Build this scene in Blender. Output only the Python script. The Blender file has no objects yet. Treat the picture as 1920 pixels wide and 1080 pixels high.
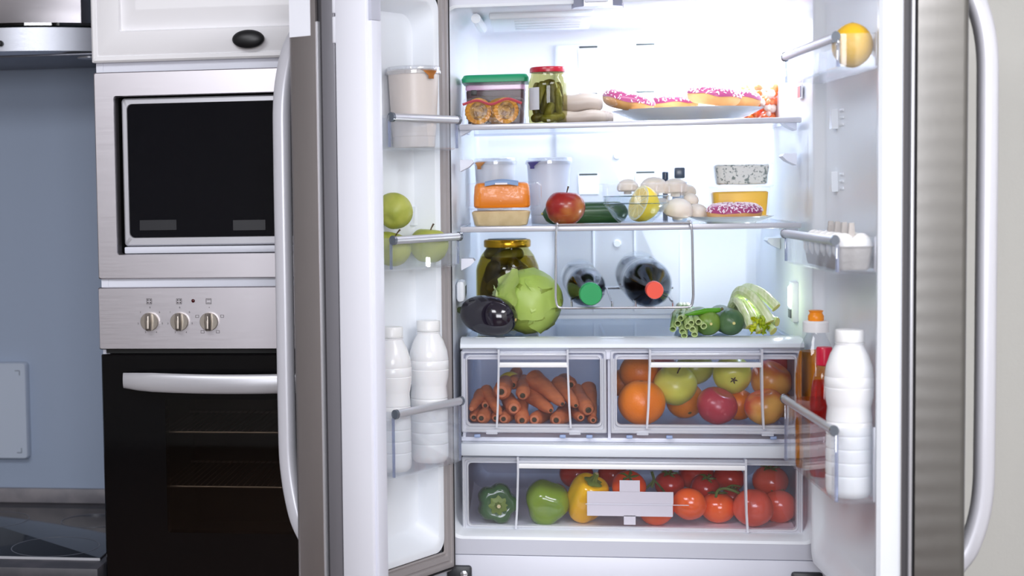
import bpy, bmesh, math, random
from mathutils import Vector, Matrix, Euler, noise
random.seed(7)
S = bpy.context.scene
COL = S.collection
PI = math.pi

# ------------------------------------------------------------------ camera, light, exposure
F, PPX = 2987.33, 538.87                       # focal length and principal point for a 1920x1080 frame
YAW, PIT, ROL = .1583, .0614, -.0175
CAM = Vector((-.1889, -3.4975, 1.5343))
_f = Vector((-math.sin(YAW), math.cos(YAW), 0)); _r = Vector((math.cos(YAW), math.sin(YAW), 0)); _u = Vector((0, 0, 1))
FW = _f*math.cos(PIT)-_u*math.sin(PIT); _u2 = _u*math.cos(PIT)+_f*math.sin(PIT)
RT = _r*math.cos(ROL)+_u2*math.sin(ROL); UP = _u2*math.cos(ROL)-_r*math.sin(ROL)
cd = bpy.data.cameras.new('camera'); cam = bpy.data.objects.new('camera', cd); COL.objects.link(cam)
cam.matrix_world = Matrix(((RT.x, UP.x, -FW.x, CAM.x), (RT.y, UP.y, -FW.y, CAM.y), (RT.z, UP.z, -FW.z, CAM.z), (0, 0, 0, 1)))
cd.sensor_width = 36; cd.lens = F/1920*36; cd.shift_x = (960-PPX)/1920; cd.clip_start = .05
S.camera = cam
cd.dof.use_dof = True; cd.dof.focus_distance = 3.42; cd.dof.aperture_fstop = 3.2
W = bpy.data.worlds.new('world'); S.world = W; W.use_nodes = True
W.node_tree.nodes['Background'].inputs[0].default_value = (.8, .86, 1, 1)
W.node_tree.nodes['Background'].inputs[1].default_value = .3
def area(name, loc, target, sx, sy, power, col):
    d = bpy.data.lights.new(name, 'AREA'); d.shape = 'RECTANGLE'; d.size = sx; d.size_y = sy; d.energy = power; d.color = col
    o = bpy.data.objects.new(name, d); COL.objects.link(o); o.location = loc
    o.rotation_euler = (Vector(target)-Vector(loc)).to_track_quat('-Z', 'Y').to_euler(); return o
area('front_fill_light', (.2, -5.6, 1.9), (-.1, 0, 1.2), 2.2, 1.5, 106, (.93, .945, 1))  # added fill from behind the camera, in place of a flash; no window there
area('overhead_fill_light', (-1.2, -2.4, 2.66), (-1.2, -2.1, 0), 1.2, 1.0, 42, (.95, .96, 1))  # added overhead fill like bounced flash, not an actual ceiling lamp
area('overhead_fill_light', (.9, -2.0, 2.66), (.9, -1.8, 0), .8, 1.0, 30, (.97, .97, 1))  # second overhead fill, added to brighten the wall on the right
area('fridge_lamp_light', (.20, .47, 1.902), (.16, .49, 1.2), .22, .22, 4.5, (.83, .91, 1))
area('fridge_front_lamp_light', (.10, .07, 1.902), (.10, .30, 1.3), .4, .04, .8, (.83, .91, 1))
area('fridge_side_led_light', (.345, .20, 1.31), (-.1, .26, 1.30), .02, .05, .8, (.9, .95, 1))
S.view_settings.view_transform = 'Standard'; S.view_settings.look = 'None'
S.view_settings.exposure = 0.17; S.view_settings.gamma = 1; S.view_settings.use_curve_mapping = False
S.cycles.use_denoising = True
S.cycles.max_bounces = 14; S.cycles.transparent_max_bounces = 28; S.cycles.diffuse_bounces = 5; S.cycles.glossy_bounces = 5
S.cycles.caustics_reflective = False; S.cycles.caustics_refractive = False
S.cycles.sample_clamp_indirect = 6

def at(px, py, y):
    """the point of the vertical plane at depth y that was measured at px, py in the 1920x1080 photograph"""
    d = FW+RT*((px-PPX)/F)-UP*((py-540)/F)
    return CAM+d*((y-CAM.y)/d.y)
def psc(y): return F/((y-CAM.y)*.985)           # pixels per metre at depth y

# ------------------------------------------------------------------ materials
def lin(c):
    return tuple((v/12.92 if v <= .04045 else ((v+.055)/1.055)**2.4) for v in [x/255 for x in c])+(1,)
MATS = {}
def mat(name, col, rough=.5, metal=0, col2=None, nscale=8, nlo=.4, nhi=.6, bump=0, bscale=60, sss=0, coat=0, spec=.5, stretch=None, emit=0, trans=0, bvor=False):
    if name in MATS: return MATS[name]
    m = bpy.data.materials.new(name); m.use_nodes = True; N = m.node_tree.nodes; L = m.node_tree.links
    b = N['Principled BSDF']
    b.inputs['Base Color'].default_value = lin(col); b.inputs['Roughness'].default_value = rough; b.inputs['Metallic'].default_value = metal
    b.inputs['Specular IOR Level'].default_value = spec; b.inputs['Coat Weight'].default_value = coat; b.inputs['Coat Roughness'].default_value = .08
    if trans: b.inputs['Transmission Weight'].default_value = trans
    if sss: b.inputs['Subsurface Weight'].default_value = sss; b.inputs['Subsurface Radius'].default_value = (.01, .006, .004); b.inputs['Subsurface Scale'].default_value = .5
    if emit: b.inputs['Emission Color'].default_value = lin(col); b.inputs['Emission Strength'].default_value = emit
    tc = N.new('ShaderNodeTexCoord'); mp = N.new('ShaderNodeMapping'); L.new(tc.outputs['Object'], mp.inputs[0])
    if stretch: mp.inputs['Scale'].default_value = stretch
    if col2:
        n = N.new('ShaderNodeTexNoise'); n.inputs['Scale'].default_value = nscale; n.inputs['Detail'].default_value = 4; L.new(mp.outputs[0], n.inputs[0])
        r = N.new('ShaderNodeValToRGB'); r.color_ramp.elements[0].position = nlo; r.color_ramp.elements[1].position = nhi
        r.color_ramp.elements[0].color = lin(col); r.color_ramp.elements[1].color = lin(col2)
        L.new(n.outputs[0], r.inputs[0]); L.new(r.outputs[0], b.inputs['Base Color'])
    if bump:
        n = N.new('ShaderNodeTexVoronoi' if bvor else 'ShaderNodeTexNoise'); n.inputs['Scale'].default_value = bscale; L.new(mp.outputs[0], n.inputs[0])
        bp = N.new('ShaderNodeBump'); bp.inputs['Strength'].default_value = bump; bp.inputs['Distance'].default_value = .002
        L.new(n.outputs[0], bp.inputs['Height']); L.new(bp.outputs[0], b.inputs['Normal'])
    MATS[name] = m; return m
def glass(name, tint=(255, 255, 255), base=.05, edge=.75, rough=.02, power=3.5, milk=0, milkcol=(255, 255, 255), back=.4, bump=0, bscale=20, gcol=(255, 255, 255)):
    """thin clear sheet: straight-through light, mirror-like gloss towards the edge, an optional milky share"""
    if name in MATS: return MATS[name]
    m = bpy.data.materials.new(name); m.use_nodes = True; N = m.node_tree.nodes; L = m.node_tree.links
    N.remove(N['Principled BSDF']); out = N['Material Output']
    t = N.new('ShaderNodeBsdfTransparent'); t.inputs[0].default_value = lin(tint)
    g = N.new('ShaderNodeBsdfGlossy'); g.inputs['Roughness'].default_value = rough; g.inputs[0].default_value = lin(gcol)
    lw = N.new('ShaderNodeLayerWeight'); lw.inputs[0].default_value = .5
    p = N.new('ShaderNodeMath'); p.operation = 'POWER'; p.inputs[1].default_value = power; L.new(lw.outputs['Facing'], p.inputs[0])
    k = N.new('ShaderNodeMath'); k.operation = 'MULTIPLY_ADD'; k.inputs[1].default_value = edge; k.inputs[2].default_value = base; k.use_clamp = True; L.new(p.outputs[0], k.inputs[0])
    first = t
    if milk:
        d = N.new('ShaderNodeBsdfDiffuse'); d.inputs[0].default_value = lin(milkcol)
        tl = N.new('ShaderNodeBsdfTranslucent'); tl.inputs[0].default_value = lin(milkcol)
        md = N.new('ShaderNodeMixShader'); md.inputs[0].default_value = back; L.new(d.outputs[0], md.inputs[1]); L.new(tl.outputs[0], md.inputs[2])
        mm = N.new('ShaderNodeMixShader'); mm.inputs[0].default_value = milk; L.new(t.outputs[0], mm.inputs[1]); L.new(md.outputs[0], mm.inputs[2]); first = mm
    mx = N.new('ShaderNodeMixShader'); L.new(k.outputs[0], mx.inputs[0]); L.new(first.outputs[0], mx.inputs[1]); L.new(g.outputs[0], mx.inputs[2])
    if bump:
        tc = N.new('ShaderNodeTexCoord'); n = N.new('ShaderNodeTexNoise'); n.inputs['Scale'].default_value = bscale; n.inputs['Detail'].default_value = 3; L.new(tc.outputs['Object'], n.inputs[0])
        bp = N.new('ShaderNodeBump'); bp.inputs['Strength'].default_value = bump; bp.inputs['Distance'].default_value = .01
        L.new(n.outputs[0], bp.inputs['Height']); L.new(bp.outputs[0], g.inputs['Normal']); L.new(bp.outputs[0], lw.inputs['Normal'])
    L.new(mx.outputs[0], out.inputs[0]); MATS[name] = m; return m
def steel(name, col, rough, axis, bump=.05, rip=0):
    """brushed steel: fine streaks along one axis, optional slow waviness of the sheet"""
    if name in MATS: return MATS[name]
    m = mat(name, col, rough, 1); N = m.node_tree.nodes; L = m.node_tree.links; b = N['Principled BSDF']
    tc = N.new('ShaderNodeTexCoord'); mp = N.new('ShaderNodeMapping'); L.new(tc.outputs['Object'], mp.inputs[0])
    sc = [900, 900, 900]; sc[axis] = 9; mp.inputs['Scale'].default_value = sc
    n = N.new('ShaderNodeTexNoise'); n.inputs['Scale'].default_value = 1; n.inputs['Detail'].default_value = 3; L.new(mp.outputs[0], n.inputs[0])
    mr = N.new('ShaderNodeMapRange'); mr.inputs[3].default_value = rough*.8; mr.inputs[4].default_value = rough*1.25; L.new(n.outputs[0], mr.inputs[0]); L.new(mr.outputs[0], b.inputs['Roughness'])
    bp = N.new('ShaderNodeBump'); bp.inputs['Strength'].default_value = bump; bp.inputs['Distance'].default_value = .0006; L.new(n.outputs[0], bp.inputs['Height'])
    if rip:
        w = N.new('ShaderNodeTexWave'); w.bands_direction = 'Z'; w.inputs['Scale'].default_value = 5.2; w.inputs['Distortion'].default_value = 1.4; w.inputs['Detail'].default_value = 1
        mp2 = N.new('ShaderNodeMapping'); mp2.inputs['Scale'].default_value = (2, 2, 1.6); L.new(tc.outputs['Object'], mp2.inputs[0]); L.new(mp2.outputs[0], w.inputs[0])
        b2 = N.new('ShaderNodeBump'); b2.inputs['Strength'].default_value = rip; b2.inputs['Distance'].default_value = .003; L.new(w.outputs[0], b2.inputs['Height']); L.new(bp.outputs[0], b2.inputs['Normal']); bp = b2
    L.new(bp.outputs[0], b.inputs['Normal']); return m

WHITE_LAC = mat('white_lacquer', (238, 237, 240), .28, bump=.02, bscale=30)
LINER = mat('white_liner_plastic', (236, 240, 246), .32)
LAV = mat('pale_grey_plastic', (226, 228, 240), .35)
GREYFL = mat('grey_flange', (206, 208, 220), .4)
GASK = mat('grey_rubber_gasket', (158, 152, 152), .55)
GASKD = mat('dark_rubber_gasket', (70, 68, 72), .55)
ST_Z = steel('brushed_steel_upright', (196, 190, 190), .42, 2)
ST_R = steel('brushed_steel_wavy', (146, 144, 142), .36, 2, .04, .09)
ST_X = steel('brushed_steel_level', (200, 196, 201), .38, 0, 0)
ST_HOOD = steel('hood_steel', (200, 203, 212), .5, 0)
SILVER = mat('satin_silver', (200, 200, 206), .34, .45)
HANDLE = mat('silver_painted_handle', (210, 210, 218), .34, .2)
CHROME = mat('chrome_wire', (214, 214, 220), .22, .8)
BLACK = mat('black_gloss', (9, 9, 11), .06, spec=.5)
BLACKM = mat('black_matte', (20, 21, 24), .42)
DARK = mat('dark_cavity', (12, 12, 13), .7)
CLEAR = glass('clear_plastic', (253, 254, 255), .03, .38, .02, 4.0, milk=.08, milkcol=(244, 247, 255))
CLEARB = glass('clear_plastic_rim', (246, 248, 255), .05, .25, .10, milk=.68, milkcol=(246, 248, 255), back=.12)
FRONTCL = glass('drawer_front_plastic', (252, 251, 255), .035, .3, .03, milk=.015, milkcol=(240, 240, 250))
TRAYP = glass('drawer_tray_plastic', (238, 237, 240), .04, .2, .25, milk=.35, milkcol=(136, 132, 140))
SHELFG = glass('shelf_glass', (246, 249, 252), .04, .5, .02, 4)
GLASSW = glass('tableware_glass', (248, 251, 252), .025, .55, .01, 3.4)
WRAP = glass('cling_wrap', (254, 254, 255), .02, .26, .10, 3, milk=.012, bump=.6, bscale=38)
TUBCL = glass('tub_plastic', (252, 252, 254), .012, .4, .08, 4.0, milk=.06)
BRINE = glass('jar_glass_brine', (214, 212, 172), .03, .5, .02, 4.5)
BRINED = glass('big_jar_glass_brine', (218, 214, 166), .04, .5, .02, 4.5)
CERAMIC = mat('white_glazed_ceramic', (240, 242, 244), .12, coat=.4)
WPLAST = mat('white_bottle_plastic', (238, 238, 240), .22, sss=.1)
CUPPL = mat('white_cup_plastic', (226, 222, 222), .3)

# ------------------------------------------------------------------ mesh helpers
def smooth(bm, ang=.62):
    for f in bm.faces: f.smooth = True
    for e in bm.edges:
        if len(e.link_faces) == 2 and e.calc_face_angle(0) > ang: e.smooth = False
def obj(name, bm, m, parent=None, sm=True, loc=None, rot=None, fix=True):
    if fix: bmesh.ops.recalc_face_normals(bm, faces=bm.faces)
    bm.normal_update()
    if sm: smooth(bm)
    me = bpy.data.meshes.new(name); bm.to_mesh(me); bm.free()
    for k in (m if isinstance(m, (list, tuple)) else [m]): me.materials.append(k)
    o = bpy.data.objects.new(name, me); COL.objects.link(o)
    if parent: o.parent = parent
    if loc is not None: o.location = loc
    if rot is not None: o.rotation_euler = rot
    return o
def tag(o, label=None, cat=None, group=None, kind=None):
    if label: o['label'] = label
    if cat: o['category'] = cat
    if group: o['group'] = group
    if kind: o['kind'] = kind
    return o
def thing(name, label, cat, loc=(0, 0, 0), rot=(0, 0, 0), group=None):
    o = bpy.data.objects.new(name, None); COL.objects.link(o); o.location = loc; o.rotation_euler = rot; o.empty_display_size = .02
    return tag(o, label, cat, group)
def B(): return bmesh.new()
def box(bm, x0, x1, y0, y1, z0, z1, bev=0, seg=2):
    r = bmesh.ops.create_cube(bm, size=1)
    vs = r['verts']
    for v in vs: v.co = Vector(((x0+x1)/2+v.co.x*(x1-x0), (y0+y1)/2+v.co.y*(y1-y0), (z0+z1)/2+v.co.z*(z1-z0)))
    if bev:
        es = list({e for v in vs for e in v.link_edges})
        bmesh.ops.bevel(bm, geom=es, offset=bev, segments=seg, affect='EDGES', profile=.5)
    return bm
def bx(*a, **k): return box(B(), *a, **k)
def skin(bm, loops, close=True, cap0=False, cap1=False):
    rows = [[bm.verts.new(p) for p in l] for l in loops]; n = len(rows[0])
    for a, b in zip(rows, rows[1:]):
        for i in range(n if close else n-1):
            j = (i+1) % n
            try: bm.faces.new((a[i], a[j], b[j], b[i]))
            except ValueError: pass
    if cap0: bm.faces.new(rows[0][::-1])
    if cap1: bm.faces.new(rows[-1])
    return rows
def lathe(bm, prof, n=28, loc=(0, 0, 0), cap=True):
    loops = [[Vector((max(r, 1e-5)*math.cos(2*PI*i/n)+loc[0], max(r, 1e-5)*math.sin(2*PI*i/n)+loc[1], z+loc[2])) for i in range(n)] for r, z in prof]
    skin(bm, loops, True, cap, cap); bmesh.ops.remove_doubles(bm, verts=bm.verts, dist=2e-5); return bm
def lat(prof, n=28, **k): return lathe(B(), prof, n, **k)
def tube(bm, pts, rad, n=10, cap=True, flat=1):
    pts = [Vector(p) for p in pts]; loops = []; prev = None
    for i, p in enumerate(pts):
        t = (pts[min(i+1, len(pts)-1)]-pts[max(i-1, 0)]).normalized()
        if prev is None: a = t.orthogonal().normalized()
        else: a = (prev-t*prev.dot(t)).normalized()
        prev = a; b = t.cross(a); r = rad[i] if isinstance(rad, (list, tuple)) else rad
        loops.append([p+a*(math.cos(2*PI*k/n)*r)+b*(math.sin(2*PI*k/n)*r*flat) for k in range(n)])
    skin(bm, loops, True, cap, cap); return bm
def tb(*a, **k): return tube(B(), *a, **k)
def arc(pts, k=6):
    """round off a polyline's inner corners"""
    pts = [Vector(p) for p in pts]; out = [pts[0]]
    for a, b, c in zip(pts, pts[1:], pts[2:]):
        d = min((b-a).length, (c-b).length)*.45; p = b+(a-b).normalized()*d; q = b+(c-b).normalized()*d
        for i in range(k+1):
            t = i/k; out.append(p*(1-t)**2+b*2*t*(1-t)+q*t*t)
    return out+[pts[-1]]
def spline(pts, k=6):
    pts = [Vector(p) for p in pts]; q = [pts[0]*2-pts[1]]+pts+[pts[-1]*2-pts[-2]]; out = []
    for i in range(1, len(q)-2):
        p0, p1, p2, p3 = q[i-1:i+3]
        for j in range(k):
            t = j/k; out.append(.5*((2*p1)+(p2-p0)*t+(2*p0-5*p1+4*p2-p3)*t*t+(3*p1-p0-3*p2+p3)*t**3))
    return out+[pts[-1]]
def blob(fn, nu=32, nv=20):
    """a closed surface r(theta, phi) around the origin, z up"""
    bm = B(); top = bm.verts.new(fn(0, 0)); bot = bm.verts.new(fn(0, PI)); rows = []
    for j in range(1, nv):
        rows.append([bm.verts.new(fn(2*PI*i/nu, PI*j/nv)) for i in range(nu)])
    for i in range(nu):
        k = (i+1) % nu
        bm.faces.new((top, rows[0][i], rows[0][k])); bm.faces.new((bot, rows[-1][k], rows[-1][i]))
        for a, b in zip(rows, rows[1:]): bm.faces.new((a[i], b[i], b[k], a[k]))
    return bm
def rrect(a0, a1, b0, b1, r, seg=6):
    pts = []
    for cx, cy, t0 in ((a1-r, b1-r, 0), (a0+r, b1-r, PI/2), (a0+r, b0+r, PI), (a1-r, b0+r, 1.5*PI)):
        for i in range(seg+1):
            t = t0+PI/2*i/seg; pts.append((cx+r*math.cos(t), cy+r*math.sin(t)))
    return pts
def xz(l, y): return [Vector((p[0], y, p[1])) for p in l]
def xy(l, z): return [Vector((p[0], p[1], z)) for p in l]
def tub(w, d, h, r, taper, th=.0012, lip=.004):
    """an open tub with a folded rim, base at z=0"""
    bm = B(); L = []
    for s, z, ins in ((taper, 0, .004), (taper, .002, 0), (1, h, 0)):
        L.append(xy(rrect(-w/2*s+ins, w/2*s-ins, -d/2*s+ins, d/2*s-ins, r), z))
    L.append(xy(rrect(-w/2-lip, w/2+lip, -d/2-lip, d/2+lip, r+lip), h)); L.append(xy(rrect(-w/2-lip, w/2+lip, -d/2-lip, d/2+lip, r+lip), h-.003))
    skin(bm, L, True, True, False); return bm
def slab(w, d, z0, z1, r, bev=.003, taper=1):
    bm = B(); i = bev
    L = [xy(rrect((-w/2)*taper+i, w/2*taper-i, (-d/2)*taper+i, d/2*taper-i, r), z0), xy(rrect(-w/2*taper, w/2*taper, -d/2*taper, d/2*taper, r), z0+i),
         xy(rrect(-w/2, w/2, -d/2, d/2, r), z1-i), xy(rrect(-w/2+i, w/2-i, -d/2+i, d/2-i, r), z1)]
    skin(bm, L, True, True, True); return bm
def jitter(bm, amp, sc, seed=0):
    for v in bm.verts:
        v.co += Vector((noise.noise(v.co*sc+Vector((seed, 0, 0))), noise.noise(v.co*sc+Vector((0, seed+9, 0))), noise.noise(v.co*sc+Vector((0, 0, seed+5)))))*amp
    return bm
def copy_tree(o, parent=None):
    c = o.copy(); COL.objects.link(c)
    if parent: c.parent = parent
    for ch in list(o.children): copy_tree(ch, c)
    return c
def text(name, s, size, m, parent, loc, rot=(PI/2, 0, 0)):
    cu = bpy.data.curves.new(name, 'FONT'); cu.body = s; cu.size = size; cu.align_x = 'CENTER'; cu.align_y = 'CENTER'; cu.extrude = .0002; cu.materials.append(m)
    f = bpy.data.objects.new(name, cu); COL.objects.link(f); me = bpy.data.meshes.new_from_object(f); bpy.data.objects.remove(f); bpy.data.curves.remove(cu)
    o = bpy.data.objects.new(name, me); COL.objects.link(o); o.parent = parent; o.location = loc; o.rotation_euler = rot; return o

# ------------------------------------------------------------------ the room
def struct(name, bm, m): return tag(obj(name, bm, m, sm=False), kind='structure')
WALLM = mat('painted_wall', (226, 225, 219), .6, bump=.25, bscale=90)
struct('floor', bx(-3.2, 1.70, -5.9, .75, -.05, 0), mat('dark_wood_floor', (84, 62, 48), .35, col2=(66, 46, 36), nscale=5, stretch=(1, 12, 1)))
struct('ceiling', bx(-3.2, 1.70, -5.9, .75, 2.72, 2.77), mat('ceiling_paint', (225, 225, 228), .7))
struct('wall_back', bx(-3.2, 1.70, .70, .75, 0, 2.72), WALLM)
struct('wall_right', bx(1.70, 1.75, -5.9, .75, 0, 2.72), WALLM)
struct('wall_left', bx(-3.25, -3.2, -5.9, .75, 0, 2.72), mat('far_wall_paint', (160, 157, 155), .6))
struct('wall_front', bx(-3.2, 1.70, -5.95, -5.9, 0, 2.72), mat('far_wall_paint', (160, 157, 155), .6))
struct('trim_1', bx(-2.6, -1.182, .688, .699, .70, 2.715), mat('blue_grey_backsplash', (150, 163, 184), .28))

# ------------------------------------------------------------------ the tall oven unit
CX0, CX1 = -1.178, -.575
def cabinet_tower():
    t = thing('oven_cabinet', 'tall white kitchen cabinet holding the microwave and the oven', 'cabinet', ((CX0+CX1)/2, .3, 0)); o = t.location
    P = lambda n, bm, m, par=t: (bm.transform(Matrix.Translation(-o)), obj(n, bm, m, par, sm=n != 'steel_trim'))[1]
    bm = B()
    for a in ((CX0+.004, CX0+.02, .0, .69, 0, 2.4), (CX1-.02, CX1, .0, .69, 0, 2.4), (CX0+.01, CX1-.01, .67, .69, 0, 2.4), (CX0+.0202, CX1-.0202, .0006, .67, 1.80, 1.83), (CX0+.0202, CX1-.0202, .0006, .67, 1.318, 1.345), (CX0+.0202, CX1-.0202, 0.02, .67, .50, .56)): box(bm, *a)
    P('carcass', bm, LAV)
    # upper door with a raised field: nested frames
    bm = B(); x0, x1, z0, z1 = CX0, CX1, 1.826, 2.35
    L = [xz(rrect(x0, x1, z0, z1, .003), .0), xz(rrect(x0, x1, z0, z1, .003), -.018), xz(rrect(x0+.004, x1-.004, z0+.004, z1-.004, .003), -.022),
         xz(rrect(x0+.011, x1-.011, z0+.012, z1-.012, .003), -.022), xz(rrect(x0+.013, x1-.013, z0+.014, z1-.014, .003), -.019), xz(rrect(x0+.016, x1-.016, z0+.017, z1-.017, .003), -.021),
         xz(rrect(x0+.064, x1-.064, z0+.066, z1-.066, .003), -.021), xz(rrect(x0+.067, x1-.067, z0+.070, z1-.070, .003), -.010), xz(rrect(x0+.080, x1-.080, z0+.086, z1-.086, .003), -.010),
         xz(rrect(x0+.100, x1-.100, z0+.112, z1-.112, .003), -.019), xz(rrect(x0+.104, x1-.104, z0+.116, z1-.116, .003), -.019)]
    skin(bm, L, True, True, True); d = P('cabinet_door', bm, WHITE_LAC)
    k = at(467, 74, -.03)
    kb = blob(lambda a, p: Vector((.036*math.sin(p)*math.cos(a), .013*math.sin(p)*math.sin(a), .0205*math.cos(p))), 32, 18); kb.transform(Matrix.Translation((k.x, -.040, k.z)))
    box(kb, k.x-.008, k.x+.008, -.036, -.019, k.z-.006, k.z+.006); kn = P('knob', kb, BLACKM, d); kn['label'] = 'oval black door knob'
    d0 = P('cabinet_door', bx(CX0, CX1, -.02, 0, .06, .49, bev=.003), WHITE_LAC)
    # steel trim around the microwave niche
    bm = B(); L = []
    for r, y in (((CX0, CX1, 1.3405, 1.8045, .004), 0), ((CX0, CX1, 1.3405, 1.8045, .004), -.008), ((CX0+.002, CX1-.002, 1.3425, 1.8025, .004), -.010), ((-1.1335, CX1-.0445, 1.3945, 1.7515, .006), -.010), ((-1.1325, CX1-.0455, 1.3955, 1.7505, .006), -.006), ((-1.1325, CX1-.0455, 1.3955, 1.7505, .006), .03)): L.append(xz(rrect(*r), y))
    skin(bm, L); P('steel_trim', bm, ST_X)
    bm = B()
    L = [xz(rrect(-1.1335, CX1-.0445, 1.3935, 1.7525, .004), .03), xz(rrect(-1.1335, CX1-.0445, 1.3935, 1.7525, .004), .5)]
    skin(bm, L, True, False, True); P('niche_lining', bm, DARK)
    P('niche_floor', bx(-1.120, CX1-.05, .004, .45, 1.3965, 1.412, bev=.003), LAV)
    return t
cabinet_tower()

def microwave():
    t = thing('microwave', 'built-in microwave with a black glass door in a silver bezel', 'microwave', (-.86, .2, 1.4125)); o = t.location
    P = lambda n, bm, m, par=t: (bm.transform(Matrix.Translation(-o)), obj(n, bm, m, par))[1]
    x0, x1, z0, z1 = -1.121, -.622, 1.414, 1.7465; y = .012
    P('body', bx(x0+.01, x1-.005, .04, .40, z0+.002, z1-.006, bev=.004), BLACKM)
    bm = B()
    L = [xz(rrect(x0, x1, z0, z1, .008), y+.03), xz(rrect(x0, x1, z0, z1, .008), y+.003), xz(rrect(x0+.003, x1-.003, z0+.003, z1-.003, .008), y), xz(rrect(x0+.0115, x1-.0115, z0+.0175, z1-.0125, .012), y), xz(rrect(x0+.0125, x1-.0125, z0+.0185, z1-.0135, .012), y+.003), xz(rrect(x0+.0125, x1-.0125, z0+.0185, z1-.0135, .012), y+.01)]
    skin(bm, L); P('bezel', bm, SILVER)
    bm = B(); L = [xz(rrect(x0+.0125, x1-.0125, z0+.0185, z1-.0135, .012), y+.008), xz(rrect(x0+.013, x1-.013, z0+.019, z1-.014, .012), y+.002)]
    skin(bm, L, True, True, True); g = P('glass_door', bm, mat('microwave_glass', (12, 13, 19), .05))
    DG = mat('dark_film', (21, 22, 29), .4)
    for a, b in ((262, 330), (437, 497)):
        p, q = at(a, 432, y), at(b, 412, y); s = P('sticker', bx(p.x, q.x, y+.0008, y+.004, p.z, q.z), DG, g); s['label'] = 'dark grey patch low on the glass'
    return t
microwave()

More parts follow.
